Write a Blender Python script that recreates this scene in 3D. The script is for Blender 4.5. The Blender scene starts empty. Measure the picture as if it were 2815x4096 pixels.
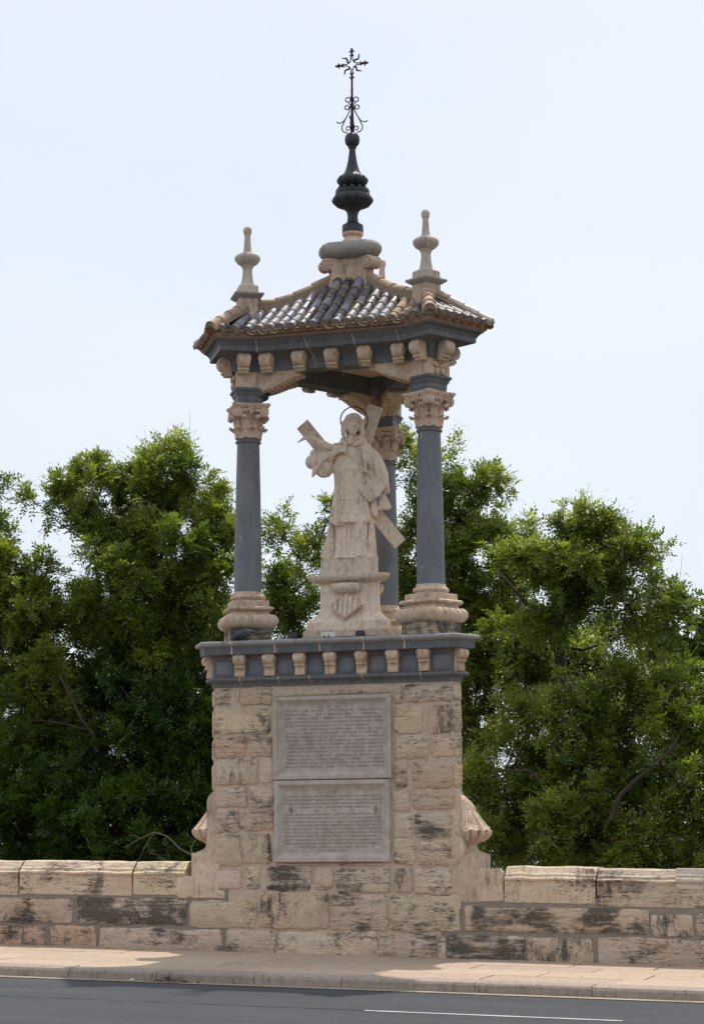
import bpy, bmesh, math, random
import numpy as np
from mathutils import Vector, Matrix

# ------------------------------------------------------------------ camera, sky, sun, exposure
scene = bpy.context.scene
COL = scene.collection
CAM = Vector((7.3274, -23.4467, 1.0458))
YAW, PITCH, ROLL = 0.30399, 0.15684, -0.005466
FPX, IW, IH = 8692.35, 2815.0, 4096.0
_f = Vector((-math.sin(YAW) * math.cos(PITCH), math.cos(YAW) * math.cos(PITCH), math.sin(PITCH)))
_r = Vector((math.cos(YAW), math.sin(YAW), 0))
_u = _r.cross(_f)
_c, _s = math.cos(ROLL), math.sin(ROLL)
CR = _c * _r + _s * _u
CU = -_s * _r + _c * _u
camd = bpy.data.cameras.new('camera')
cam = bpy.data.objects.new('camera', camd)
COL.objects.link(cam)
M = Matrix(((CR.x, CU.x, -_f.x, CAM.x), (CR.y, CU.y, -_f.y, CAM.y), (CR.z, CU.z, -_f.z, CAM.z), (0, 0, 0, 1)))
cam.matrix_world = M
camd.sensor_fit = 'VERTICAL'
camd.sensor_height = 24.0
camd.lens = 24.0 * FPX / IH
camd.clip_start = 0.1
camd.clip_end = 5000
scene.camera = cam

SUN_EL, SUN_AZ = math.radians(64), math.radians(90)      # the sun stands behind the shrine
world = bpy.data.worlds.new('World')
scene.world = world
world.use_nodes = True
wn, wl = world.node_tree.nodes, world.node_tree.links
wn.clear()
sky = wn.new('ShaderNodeTexSky')
sky.sky_type = 'NISHITA'
sky.sun_disc = False
sky.sun_elevation = SUN_EL
sky.sun_rotation = math.radians(90) - SUN_AZ
sky.air_density = 1.0
sky.dust_density = 4.0
sky.ozone_density = 1.0
veil = wn.new('ShaderNodeMix')
veil.data_type = 'RGBA'
veil.inputs[0].default_value = 0.86          # thin high cloud over the whole sky
veil.inputs[7].default_value = (8.0, 8.6, 9.6, 1)
bg = wn.new('ShaderNodeBackground')
bg.inputs[1].default_value = 0.1
wo = wn.new('ShaderNodeOutputWorld')
wtc = wn.new('ShaderNodeTexCoord')
wmp = wn.new('ShaderNodeMapping')
wmp.inputs['Scale'].default_value = (1.0, 1.0, 2.6)
wnz = wn.new('ShaderNodeTexNoise')
wnz.inputs['Scale'].default_value = 2.2
wnz.inputs['Detail'].default_value = 5
wnz.inputs['Roughness'].default_value = .5
wrm = wn.new('ShaderNodeMapRange')
wrm.inputs['From Min'].default_value = .3
wrm.inputs['From Max'].default_value = .7
wrm.inputs['To Min'].default_value = .74
wrm.inputs['To Max'].default_value = .94
wl.new(wtc.outputs['Generated'], wmp.inputs['Vector'])
wl.new(wmp.outputs[0], wnz.inputs['Vector'])
wl.new(wnz.outputs['Fac'], wrm.inputs['Value'])
wl.new(wrm.outputs[0], veil.inputs[0])
wl.new(sky.outputs[0], veil.inputs[6])
wl.new(veil.outputs[2], bg.inputs[0])
wl.new(bg.outputs[0], wo.inputs[0])

sund = bpy.data.lights.new('sun', 'SUN')
sund.energy = 3.2
sund.angle = math.radians(0.9)
sund.color = (1.0, 0.95, 0.87)
sun = bpy.data.objects.new('sun', sund)
COL.objects.link(sun)
sdir = Vector((math.cos(SUN_EL) * math.cos(SUN_AZ), math.cos(SUN_EL) * math.sin(SUN_AZ), math.sin(SUN_EL)))
sun.rotation_euler = sdir.to_track_quat('Z', 'Y').to_euler()
sun.location = (0, 20, 40)

scene.view_settings.view_transform = 'Standard'
scene.view_settings.look = 'None'
scene.view_settings.exposure = 0.16
scene.view_settings.gamma = 1.0
scene.view_settings.use_curve_mapping = False
scene.render.engine = 'CYCLES'
scene.cycles.max_bounces = 8
scene.cycles.diffuse_bounces = 6
scene.cycles.transmission_bounces = 4
scene.cycles.transparent_max_bounces = 8

rng = random.Random(7)
nrng = np.random.default_rng(11)
PI = math.pi


def at(px, py, Y):
    """point at depth plane y=Y seen at photo position (px, py)"""
    d = CR * ((px - IW / 2) / FPX) + CU * (-(py - IH / 2) / FPX) + _f
    t = (Y - CAM.y) / d.y
    return CAM + d * t


# ------------------------------------------------------------------ materials
def new_mat(name):
    m = bpy.data.materials.new(name)
    m.use_nodes = True
    nt = m.node_tree
    nt.nodes.clear()
    out = nt.nodes.new('ShaderNodeOutputMaterial')
    b = nt.nodes.new('ShaderNodeBsdfPrincipled')
    nt.links.new(b.outputs[0], out.inputs[0])
    return m, nt, b, out


class NB:
    """small node-building helper"""
    def __init__(s, nt):
        s.nt = nt

    def n(s, t, **kw):
        x = s.nt.nodes.new(t)
        for k, v in kw.items():
            setattr(x, k, v)
        return x

    def l(s, a, b):
        s.nt.links.new(a, b)

    def coords(s, scale=(1, 1, 1), rand=True):
        tc = s.n('ShaderNodeTexCoord')
        mp = s.n('ShaderNodeMapping')
        mp.inputs['Scale'].default_value = scale
        s.l(tc.outputs['Object'], mp.inputs['Vector'])
        if rand:
            oi = s.n('ShaderNodeObjectInfo')
            mu = s.n('ShaderNodeMath', operation='MULTIPLY')
            mu.inputs[1].default_value = 53.7
            s.l(oi.outputs['Random'], mu.inputs[0])
            cb = s.n('ShaderNodeCombineXYZ')
            for i in range(3):
                s.l(mu.outputs[0], cb.inputs[i])
            s.l(cb.outputs[0], mp.inputs['Location'])
        return mp.outputs[0]

    def noise(s, vec, scale, detail=4, rough=0.55, dist=0.0):
        x = s.n('ShaderNodeTexNoise')
        x.inputs['Scale'].default_value = scale
        x.inputs['Detail'].default_value = detail
        x.inputs['Roughness'].default_value = rough
        x.inputs['Distortion'].default_value = dist
        s.l(vec, x.inputs['Vector'])
        return x.outputs['Fac']

    def ramp(s, fac, stops):
        x = s.n('ShaderNodeValToRGB')
        e = x.color_ramp.elements
        while len(e) < len(stops):
            e.new(0.5)
        for i, (p, c) in enumerate(stops):
            e[i].position = p
            e[i].color = (c, c, c, 1) if not hasattr(c, '__len__') else (*c, 1)
        s.l(fac, x.inputs[0])
        return x.outputs[0]

    def mix(s, fac, a, b, mode='MIX'):
        x = s.n('ShaderNodeMix', data_type='RGBA', blend_type=mode)
        for sock, v in ((x.inputs[0], fac), (x.inputs[6], a), (x.inputs[7], b)):
            if hasattr(v, 'is_output'):
                s.l(v, sock)
            elif hasattr(v, '__len__'):
                sock.default_value = (*v, 1)
            else:
                sock.default_value = v
        return x.outputs[2]

    def math(s, op, a, b):
        x = s.n('ShaderNodeMath', operation=op)
        for i, v in enumerate((a, b)):
            if hasattr(v, 'is_output'):
                s.l(v, x.inputs[i])
            else:
                x.inputs[i].default_value = v
        return x.outputs[0]

    def bump(s, h, strength, dist, bsdf):
        x = s.n('ShaderNodeBump')
        x.inputs['Strength'].default_value = strength
        x.inputs['Distance'].default_value = dist
        s.l(h, x.inputs['Height'])
        s.l(x.outputs[0], bsdf.inputs['Normal'])


def mat_travertine():
    m, nt, b, o = new_mat('travertine')
    k = NB(nt)
    oi = k.n('ShaderNodeObjectInfo')
    v1 = k.coords((1, 1, 1))
    vmx = k.n('ShaderNodeMix', data_type='VECTOR')
    k.l(k.math('GREATER_THAN', oi.outputs['Random'], 0.84), vmx.inputs[0])
    k.l(k.coords((1.5, 1.5, 11)), vmx.inputs[4])
    k.l(k.coords((10, 1.5, 2.0)), vmx.inputs[5])
    vb = vmx.outputs[1]
    band = k.noise(vb, 2.2, 9, 0.72, 0.5)          # bedding of the stone
    fine = k.noise(vb, 7.0, 5, 0.7, 0.3)
    pit = k.noise(k.coords((10, 10, 40)), 2.2, 3, 0.6, 0.4)
    blot = k.noise(v1, 3.2, 6, 0.62, 0.4)
    grain = k.noise(v1, 70, 3, 0.7)
    col = k.mix(1.0, oi.outputs['Color'], k.ramp(band, [(0.30, 0.72), (0.46, 0.97), (0.58, 1.05), (0.74, 1.22)]), 'MULTIPLY')
    col = k.mix(1.0, col, k.ramp(fine, [(0.3, 0.90), (0.65, 1.10)]), 'MULTIPLY')
    col = k.mix(1.0, col, k.ramp(grain, [(0.3, 0.88), (0.7, 1.10)]), 'MULTIPLY')
    col = k.mix(k.ramp(blot, [(0.50, 0.0), (0.72, 0.45)]), col, (0.58, 0.37, 0.22))
    col = k.mix(k.ramp(blot, [(0.28, 0.4), (0.44, 0.0)]), col, (0.74, 0.61, 0.47))
    # dark crust, as much as the stone's own alpha says
    cr = k.noise(k.coords((1, 1, 1), False), 2.3, 8, 0.68, 0.5)   # runs on across the joints
    crf = k.math('ADD', k.math('MULTIPLY', cr, 0.62), k.math('MULTIPLY', k.math('SUBTRACT', 1.0, band), 0.38))
    crf = k.math('ADD', crf, k.math('MULTIPLY', k.math('SUBTRACT', oi.outputs['Alpha'], 0.5), 0.135))
    crust = k.ramp(crf, [(0.51, 0.0), (0.60, 0.85)])
    col = k.mix(crust, col, (0.060, 0.049, 0.040))
    pitf = k.math('MULTIPLY', k.ramp(pit, [(0.33, 0.9), (0.42, 0.0)]), k.ramp(cr, [(0.42, 0.12), (0.6, 1.0)]))
    col = k.mix(pitf, col, (0.06, 0.042, 0.03))
    k.l(col, b.inputs['Base Color'])
    b.inputs['Roughness'].default_value = 0.93
    h = k.math('ADD', k.math('MULTIPLY', band, 0.7), k.math('MULTIPLY', fine, 0.5))
    h = k.math('SUBTRACT', h, k.math('MULTIPLY', pitf, 0.7))
    k.bump(h, 0.9, 0.03, b)
    return m


def mat_stone(name, base, dark=0.3, scale=1.0, stain=(0.05, 0.04, 0.032), bump=0.5, warm=(0.44, 0.27, 0.15), rough=0.9, rand=True, wamt=.5):
    m, nt, b, o = new_mat(name)
    k = NB(nt)
    v = k.coords((1, 1, 1), rand)
    n1 = k.noise(v, 2.2 * scale, 6, 0.6, 0.3)
    n2 = k.noise(v, 11 * scale, 5, 0.65)
    n3 = k.noise(v, 90 * scale, 3, 0.7)
    vs = k.coords((7 * scale, 7 * scale, 1.3 * scale), rand)
    streak = k.noise(vs, 1.6, 5, 0.65, 0.2)
    col = k.mix(k.ramp(n1, [(0.4, 0.0), (0.75, wamt)]), base, warm)
    col = k.mix(1.0, col, k.ramp(n2, [(0.25, 0.76), (0.7, 1.14)]), 'MULTIPLY')
    col = k.mix(1.0, col, k.ramp(n3, [(0.3, 0.86), (0.7, 1.1)]), 'MULTIPLY')
    ob = k.n('ShaderNodeObjectInfo')
    col = k.mix(1.0, col, k.ramp(ob.outputs['Random'], [(0.0, 0.90), (1.0, 1.08)]), 'MULTIPLY')
    st = k.math('MULTIPLY', k.ramp(streak, [(0.52, 0.0), (0.74, 1.0)]), k.ramp(n1, [(0.38, 0.15), (0.62, 1.0)]))
    col = k.mix(k.math('MULTIPLY', st, dark), col, stain)
    spot = k.ramp(k.noise(v, 30 * scale, 4, 0.6), [(0.29, 0.8), (0.36, 0.0)])
    col = k.mix(k.math('MULTIPLY', spot, dark), col, stain)
    k.l(col, b.inputs['Base Color'])
    b.inputs['Roughness'].default_value = rough
    h = k.math('ADD', k.math('MULTIPLY', n2, 0.6), k.math('MULTIPLY', n3, 0.25))
    k.bump(h, bump, 0.02, b)
    return m


def mat_marble(name='blue_grey_marble', f=1.0):
    m, nt, b, o = new_mat(name)
    k = NB(nt)
    v = k.coords((1, 1, 1))
    n1 = k.noise(v, 1.7, 6, 0.6, 0.8)
    n2 = k.noise(k.coords((1, 1, 0.35)), 7, 6, 0.65, 0.4)
    col = k.mix(n1, (0.104 * f, 0.111 * f, 0.119 * f), (0.186 * f, 0.194 * f, 0.202 * f))
    col = k.mix(1.0, col, k.ramp(n2, [(0.25, 0.74), (0.75, 1.22)]), 'MULTIPLY')
    w = k.noise(k.coords((2.4, 2.4, 1.1)), 2.2, 4, 0.5, 2.2)
    vein = k.ramp(k.math('ABSOLUTE', k.math('SUBTRACT', w, 0.5), 0), [(0.0, 0.55), (0.012, 0.0)])
    col = k.mix(k.math('MULTIPLY', vein, 0.35), col, (0.45, 0.44, 0.42))
    spk = k.ramp(k.noise(v, 42, 3, 0.6), [(0.70, 0.0), (0.76, 0.5)])
    col = k.mix(spk, col, (0.5, 0.48, 0.45))
    drop = k.ramp(k.noise(k.coords((1, 1, .45)), 13, 3, .55), [(.69, 0), (.73, .7)])
    col = k.mix(drop, col, (0.46, 0.44, 0.40))
    lime = k.ramp(k.noise(k.coords((17, 17, 1.1)), 1.6, 5, .65), [(.52, 0), (.72, .42)])
    col = k.mix(k.math('MULTIPLY', lime, k.ramp(n1, [(.35, .2), (.6, 1.0)])), col, (0.30, 0.30, 0.295))
    dirt = k.ramp(k.noise(k.coords((6, 6, .8)), 1.5, 5, .6), [(.48, 0), (.72, .55)])
    col = k.mix(dirt, col, (0.16, 0.125, 0.10))
    k.l(col, b.inputs['Base Color'])
    b.inputs['Roughness'].default_value = 0.55
    k.bump(n2, 0.25, 0.008, b)
    return m


def mat_tile(name, base, alt, rough, coat, dirt=0.35):
    m, nt, b, o = new_mat(name)
    k = NB(nt)
    oi = k.n('ShaderNodeObjectInfo')
    v = k.coords((1, 1, 1))
    n1 = k.noise(v, 9, 5, 0.6)
    n2 = k.noise(v, 45, 4, 0.65)
    col = k.mix(oi.outputs['Random'], base, alt)
    col = k.mix(1.0, col, k.ramp(n1, [(0.3, 0.75), (0.7, 1.2)]), 'MULTIPLY')
    d = k.ramp(n2, [(0.55, 0.0), (0.72, dirt)])
    dust = k.ramp(k.noise(k.coords((1, 1, 1), False), 7, 6, 0.65), [(0.40, 0.0), (0.68, dirt * 1.9)])
    col = k.mix(dust, col, (0.27, 0.215, 0.165))
    col = k.mix(d, col, (0.20, 0.145, 0.10))
    k.l(col, b.inputs['Base Color'])
    rr = k.math('ADD', k.math('ADD', k.math('MULTIPLY', n1, 0.22), rough - 0.10), k.math('MULTIPLY', dust, 0.5))
    k.l(rr, b.inputs['Roughness'])
    b.inputs['Coat Weight'].default_value = coat
    b.inputs['Coat Roughness'].default_value = 0.34
    k.bump(n1, 0.25, 0.01, b)
    return m


def mat_simple(name, base, rough=0.6, metal=0.0, nscale=20, var=0.25, bump=0.2, alt=None):
    m, nt, b, o = new_mat(name)
    k = NB(nt)
    v = k.coords((1, 1, 1))
    n1 = k.noise(v, nscale, 5, 0.6)
    col = k.mix(1.0, base, k.ramp(n1, [(0.25, 1 - var), (0.75, 1 + var)]), 'MULTIPLY')
    if alt:
        col = k.mix(k.ramp(k.noise(v, nscale * .3, 5, .6), [(.45, 0), (.65, .8)]), col, alt)
    k.l(col, b.inputs['Base Color'])
    b.inputs['Roughness'].default_value = rough
    b.inputs['Metallic'].default_value = metal
    if bump:
        k.bump(n1, bump, 0.01, b)
    return m


def mat_asphalt():
    m, nt, b, o = new_mat('asphalt')
    k = NB(nt)
    v = k.coords((1, 1, 1), False)
    g = k.noise(v, 120, 3, 0.75)
    g2 = k.noise(v, 38, 3, 0.7)
    big = k.noise(k.coords((0.25, 1.2, 1), False), 1.3, 5, 0.6)
    col = k.mix(k.ramp(g, [(0.32, 0.0), (0.68, 1.0)]), (0.023, 0.0245, 0.028), (0.076, 0.079, 0.087))
    col = k.mix(1.0, col, k.ramp(g2, [(0.3, 0.7), (0.7, 1.3)]), 'MULTIPLY')
    col = k.mix(1.0, col, k.ramp(big, [(0.3, 0.72), (0.7, 1.20)]), 'MULTIPLY')
    k.l(col, b.inputs['Base Color'])
    b.inputs['Roughness'].default_value = 0.92
    k.bump(k.math('ADD', g, g2), 0.7, 0.012, b)
    return m


def mat_leaf(name, c0, c1, trans):
    m = bpy.data.materials.new(name)
    m.use_nodes = True
    nt = m.node_tree
    nt.nodes.clear()
    k = NB(nt)
    out = k.n('ShaderNodeOutputMaterial')
    a = k.n('ShaderNodeAttribute', attribute_name='tint')
    col = k.mix(a.outputs['Fac'], c0, c1)
    pr = k.n('ShaderNodeBsdfPrincipled')
    pr.inputs['Roughness'].default_value = 0.38
    k.l(col, pr.inputs['Base Color'])
    tr = k.n('ShaderNodeBsdfTranslucent')
    tcol = k.mix(1.0, col, (1.25, 1.35, 0.6), 'MULTIPLY')
    k.l(tcol, tr.inputs['Color'])
    mx = k.n('ShaderNodeMixShader')
    mx.inputs[0].default_value = trans
    k.l(pr.outputs[0], mx.inputs[1])
    k.l(tr.outputs[0], mx.inputs[2])
    k.l(mx.outputs[0], out.inputs[0])
    return m


MT = {
    'trav': mat_travertine(),
    'carved': mat_stone('carved_limestone', (0.66, 0.50, 0.36), 1.0, 1.6),
    'pale': mat_stone('pale_limestone', (0.60, 0.50, 0.40), 0.5, 1.8, warm=(0.42, .32, .24)),
    'statue': mat_stone('statue_limestone', (0.78, 0.63, 0.49), 0.9, 1.9, bump=0.45, stain=(0.17, 0.13, 0.10), warm=(0.66, .50, .36)),
    'pocked': mat_stone('pocked_limestone', (0.66, 0.51, 0.38), 1.0, 1.7, bump=0.8),
    'plaque': mat_stone('plaque_marble', (0.50, 0.43, 0.37), 0.3, 1.2, bump=0.2, warm=(0.36, .29, .24)),
    'mortar': mat_stone('mortar', (0.60, 0.465, 0.35), 0.2, 1.5, bump=0.7, warm=(0.50, .38, .28)),
    'greymortar': mat_stone('grey_mortar', (0.26, 0.215, 0.175), 0.4, 2.0, bump=0.8, warm=(0.34, .27, .2)),
    'tilemortar': mat_stone('tile_mortar', (0.33, 0.24, 0.155), 0.8, 3.0, bump=0.8, warm=(0.30, .2, .13)),
    'marble': mat_marble(),
    'shademarble': mat_marble('shaded_blue_grey_marble', .72),  # shaft marble darkened: shade under cornice and eaves put into the colour
    'bleached': mat_stone('bleached_marble', (0.30, 0.295, 0.285), 0.7, 1.5, bump=0.4, warm=(0.20, .20, .20)),
    'cushion': mat_stone('grey_cushion_stone', (0.37, 0.335, 0.29), 0.6, 1.5, bump=0.4, warm=(0.36, .31, .26)),
    'blue': mat_tile('blue_glaze', (0.014, 0.024, 0.048), (0.04, 0.052, 0.082), 0.40, 0.08, 0.3),
    'skysheen': mat_tile('sky_sheen_glaze', (0.13, 0.145, 0.20), (0.24, 0.245, 0.29), 0.50, 0.05, 0.22),  # blue glaze made paler: the sky's reflection painted into the base colour
    'terra': mat_tile('terracotta', (0.42, 0.25, 0.15), (0.50, 0.35, 0.22), 0.75, 0.0, 0.5),
    'brick': mat_tile('red_tile', (0.22, 0.075, 0.04), (0.30, 0.12, 0.06), 0.8, 0.0, 0.4),
    'whitetile': mat_tile('pale_glaze', (0.55, 0.50, 0.44), (0.62, 0.52, 0.40), 0.3, 0.6, 0.4),
    'bronze': mat_stone('black_marble', (0.020, 0.024, 0.027), 0.4, 2.5, stain=(0.10, 0.095, 0.085), bump=0.3, warm=(0.05, .045, .04), rough=.5),
    'iron': mat_simple('rusty_iron', (0.022, 0.015, 0.012), 0.7, 0.3, 30, 0.4, 0.3, alt=(0.05, .022, .012)),
    'cutshade': mat_simple('engraved_shadow', (0.15, 0.12, 0.10), 0.95, 0, 40, 0.3, 0),  # flat dark marks: shade inside the cut letters put into the colour
    'asphalt': mat_asphalt(),
    'slab': mat_stone('pavement_slab', (0.46, 0.345, 0.25), 0.6, 1.3, bump=0.4, warm=(0.45, .325, .225)),
    'kerb': mat_stone('kerb_stone', (0.36, 0.29, 0.235), 1.0, 2.0, bump=0.6, warm=(0.3, .23, .18)),
    'joint': mat_stone('pavement_joint', (0.20, 0.15, 0.115), 0.3, 2.0),
    'gutter': mat_stone('gutter_concrete', (0.40, 0.325, 0.22), 1.0, 2.4, stain=(0.10, .085, .065), warm=(0.22, .175, .11), wamt=.9),
    'paint': mat_stone('road_paint', (0.50, 0.50, 0.49), 0.9, 6.0, stain=(0.12, .12, .12), warm=(0.6, .6, .58)),
    'tar': mat_simple('tar_joint', (0.025, 0.025, 0.027), 0.9, 0, 30, 0.4, 0.4),
    'leaf': mat_leaf('pagoda_leaf', (0.092, 0.140, 0.022), (0.285, 0.318, 0.060), 0.52),
    'leafshade': mat_leaf('shaded_leaf', (0.030, 0.064, 0.010), (0.095, 0.155, 0.020), 0.42),  # leaf colour lowered to paint in the deep shade beneath the crowns
    'leafpale': mat_leaf('pale_leaf', (0.070, 0.115, 0.030), (0.15, 0.185, 0.055), 0.42),
    'blossom': mat_leaf('cream_blossom', (0.42, 0.42, 0.22), (0.62, 0.60, 0.40), 0.35),
    'litter': mat_leaf('dry_leaf', (0.16, 0.09, 0.05), (0.30, 0.20, 0.12), 0.1),
    'bark': mat_simple('bark', (0.055, 0.042, 0.034), 0.95, 0, 14, 0.5, 0.8),
    'deadwood': mat_simple('dead_wood', (0.20, 0.17, 0.14), 0.95, 0, 14, 0.3, 0.5),
    'ground': mat_simple('park_soil', (0.045, 0.052, 0.022), 0.95, 0, 1.5, 0.4, 0.5),
    'black': mat_simple('black_plastic', (0.012, 0.012, 0.013), 0.4, 0, 20, 0.2, 0),
    'whitebox': mat_simple('white_plastic', (0.72, 0.69, 0.65), 0.5, 0, 10, 0.1, 0),
    'glass': mat_simple('lamp_glass', (0.05, 0.06, 0.07), 0.1, 0, 10, 0.1, 0),
    'pigeon': mat_simple('pigeon_feathers', (0.022, 0.022, 0.028), 0.7, 0, 25, 0.4, 0.2),
    'pigeongrey': mat_simple('grey_feathers', (0.075, 0.075, 0.085), 0.7, 0, 25, 0.4, 0.2),
}
TONE = {'l': (.645, .505, .37, .40), 'w': (.64, .48, .335, .40), 'g': (.61, .485, .36, .62), 'd': (.55, .42, .305, .82),
        'r': (.64, .43, .305, .42), 'p': (.65, .495, .37, .38), 'b': (.60, .445, .315, .56), 'x': (.60, .485, .365, 1.0),
        'y': (.64, .505, .37, .80)}


# ------------------------------------------------------------------ mesh helpers
class MB:
    def __init__(s):
        s.v = []
        s.f = []

    def add(s, verts, faces):
        o = len(s.v)
        s.v += [tuple(p) for p in verts]
        s.f += [tuple(i + o for i in f) for f in faces]

    def box(s, x0, y0, z0, x1, y1, z1):
        s.add([(x0, y0, z0), (x1, y0, z0), (x1, y1, z0), (x0, y1, z0), (x0, y0, z1), (x1, y0, z1), (x1, y1, z1), (x0, y1, z1)],
              [(0, 3, 2, 1), (4, 5, 6, 7), (0, 1, 5, 4), (1, 2, 6, 5), (2, 3, 7, 6), (3, 0, 4, 7)])

    def rings(s, rings, cap=True, closed=True):
        """loft rings of equal length"""
        n = len(rings[0])
        vs = [p for r in rings for p in r]
        fs = []
        m = n if closed else n - 1
        for i in range(len(rings) - 1):
            for j in range(m):
                a, b = i * n + j, i * n + (j + 1) % n
                fs.append((a, b, b + n, a + n))
        if cap:
            fs.append(tuple(range(n - 1, -1, -1)))
            fs.append(tuple(range((len(rings) - 1) * n, len(rings) * n)))
        s.add(vs, fs)

    def lathe(s, prof, n=24, lobes=None, c=(0, 0), a0=0, a1=2 * PI):
        """prof: (r, z[, lobe amplitude])"""
        full = abs(a1 - a0 - 2 * PI) < 1e-6
        rr = []
        for q in prof:
            r, z = q[0], q[1]
            amp = q[2] if len(q) > 2 else 0
            ring = []
            cnt = n if full else n + 1
            for j in range(cnt):
                t = a0 + (a1 - a0) * j / n
                k = 1
                if lobes and amp:
                    k = 1 - amp + amp * 1.6 * abs(math.sin(lobes * t / 2)) ** 0.7
                ring.append((c[0] + r * k * math.cos(t), c[1] + r * k * math.sin(t), z))
            rr.append(ring)
        s.rings(rr, True, True)

    def tube(s, pts, rad, n=6, cap=True):
        pts = [Vector(p) for p in pts]
        if not hasattr(rad, '__len__'):
            rad = [rad] * len(pts)
        rr = []
        up = None
        for i, p in enumerate(pts):
            d = (pts[min(i + 1, len(pts) - 1)] - pts[max(i - 1, 0)])
            if d.length < 1e-9:
                d = Vector((0, 0, 1))
            d.normalize()
            if up is None:
                up = d.orthogonal().normalized()
            up = (up - d * up.dot(d))
            if up.length < 1e-6:
                up = d.orthogonal()
            up.normalize()
            sd = d.cross(up)
            rr.append([p + (up * math.cos(2 * PI * j / n) + sd * math.sin(2 * PI * j / n)) * rad[i] for j in range(n)])
        s.rings(rr, cap)

    def ball(s, c, r, seg=10, ring=7, rot=None):
        if not hasattr(r, '__len__'):
            r = (r, r, r)
        c = Vector(c)
        vs = []
        for i in range(ring + 1):
            ph = PI * i / ring
            for j in range(seg):
                th = 2 * PI * j / seg
                q = Vector((r[0] * math.sin(ph) * math.cos(th), r[1] * math.sin(ph) * math.sin(th), -r[2] * math.cos(ph)))
                if rot is not None:
                    q = rot @ q
                vs.append(c + q)
        fs = []
        for i in range(ring):
            for j in range(seg):
                a, b = i * seg + j, i * seg + (j + 1) % seg
                fs.append((a, b, b + seg, a + seg))
        s.add(vs, fs)

    def prism(s, poly, axis, t0, t1, frame=None):
        """2-D polygon in the plane normal to axis ('x','y','z'), extruded t0..t1"""
        def P(a, b, t):
            return {'x': (t, a, b), 'y': (a, t, b), 'z': (a, b, t)}[axis]
        n = len(poly)
        s.rings([[P(a, b, t0) for a, b in poly], [P(a, b, t1) for a, b in poly]])

    def xf(s, mat):
        s.v = [tuple(mat @ Vector(p)) for p in s.v]
        return s

    def join(s, o, mat=None):
        s.add([mat @ Vector(p) for p in o.v] if mat is not None else o.v, o.f)

    def mesh(s, name, smooth=35, clean=True):
        me = bpy.data.meshes.new(name)
        me.from_pydata(s.v, [], s.f)
        bm = bmesh.new()
        bm.from_mesh(me)
        if clean:
            bmesh.ops.remove_doubles(bm, verts=bm.verts, dist=1e-5)
        bmesh.ops.recalc_face_normals(bm, faces=bm.faces)
        bm.to_mesh(me)
        bm.free()
        if smooth:
            me.shade_smooth()
            me.set_sharp_from_angle(angle=math.radians(smooth))
        return me


def link(name, me, mat, parent=None, color=None):
    o = bpy.data.objects.new(name, me)
    COL.objects.link(o)
    if mat is not None and me is not None and len(me.materials) == 0:
        me.materials.append(MT[mat])
    if parent is not None:
        o.parent = parent
    if color:
        o.color = color
    return o


def obj(name, mb, mat, parent=None, smooth=35, color=None):
    return link(name, mb.mesh(name, smooth), mat, parent, color)


def empty(name, loc=(0, 0, 0), rz=0, parent=None):
    o = bpy.data.objects.new(name, None)
    COL.objects.link(o)
    o.empty_display_size = 0.2
    o.location = loc
    o.rotation_euler = (0, 0, rz)
    if parent is not None:
        o.parent = parent
    return o


def tag(o, label=None, cat=None, group=None, kind=None):
    for k, v in (('label', label), ('category', cat), ('group', group), ('kind', kind)):
        if v:
            o[k] = v
    return o


def struct(o):
    o['kind'] = 'structure'
    return o


def rot2(p, a):
    c, s = math.cos(a), math.sin(a)
    return (p[0] * c - p[1] * s, p[0] * s + p[1] * c)


S3 = math.sqrt(3) / 2


def poly6(a, c):
    """triangle (front side at y=-a) with corners cut at radius c"""
    t = (a - .5 * c) / S3
    out = []
    for k in range(3):
        an = math.radians(-30 + 120 * k)
        out.append(rot2((c, -t), an))
        out.append(rot2((c, t), an))
    return out


def poly12(a, c, w):
    """triangle of beams with a square block (half width w, reach c) turned out at each corner"""
    x = (S3 * a - w) / .5
    fr = S3 * x + .5 * a
    out = []
    for k in range(3):
        an = math.radians(-30 + 120 * k)
        out += [rot2((fr, -w), an), rot2((c, -w), an), rot2((c, w), an), rot2((fr, w), an)]
    return out


def moulding(fn, prof, cap=True):
    mb = MB()
    mb.rings([[(x, y, z) for x, y in fn(d)] for d, z in prof], cap)
    return mb


def arcprof(cx, cz, r, a0, a1, n=6):
    return [(cx + r * math.cos(math.radians(a0 + (a1 - a0) * i / n)), cz + r * math.sin(math.radians(a0 + (a1 - a0) * i / n))) for i in range(n + 1)]


def spiral(c, r, turns=1.6, n=26, r1=.2):
    """2-D spiral points from the outside in"""
    out = []
    for i in range(n + 1):
        t = i / n
        rr = r * (1 - t) + r * r1 * t
        a = turns * 2 * PI * t
        out.append((c[0] + rr * math.cos(a), c[1] + rr * math.sin(a)))
    return out


def remeshed(mb, name, voxel, smooth_it=4):
    """fuse the shapes of mb into one continuous surface"""
    me = bpy.data.meshes.new(name + '_raw')
    me.from_pydata(mb.v, [], mb.f)
    bm = bmesh.new()
    bm.from_mesh(me)
    bmesh.ops.recalc_face_normals(bm, faces=bm.faces)
    bm.to_mesh(me)
    bm.free()
    o = bpy.data.objects.new(name + '_raw', me)
    COL.objects.link(o)
    r = o.modifiers.new('r', 'REMESH')
    r.mode = 'VOXEL'
    r.voxel_size = voxel
    s = o.modifiers.new('s', 'SMOOTH')
    s.iterations = smooth_it
    s.factor = .5
    dg = bpy.context.evaluated_depsgraph_get()
    out = bpy.data.meshes.new_from_object(o.evaluated_get(dg))
    out.name = name
    bpy.data.objects.remove(o)
    bpy.data.meshes.remove(me)
    out.materials.clear()
    out.shade_smooth()
    return out


SLOPE = .022


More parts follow.
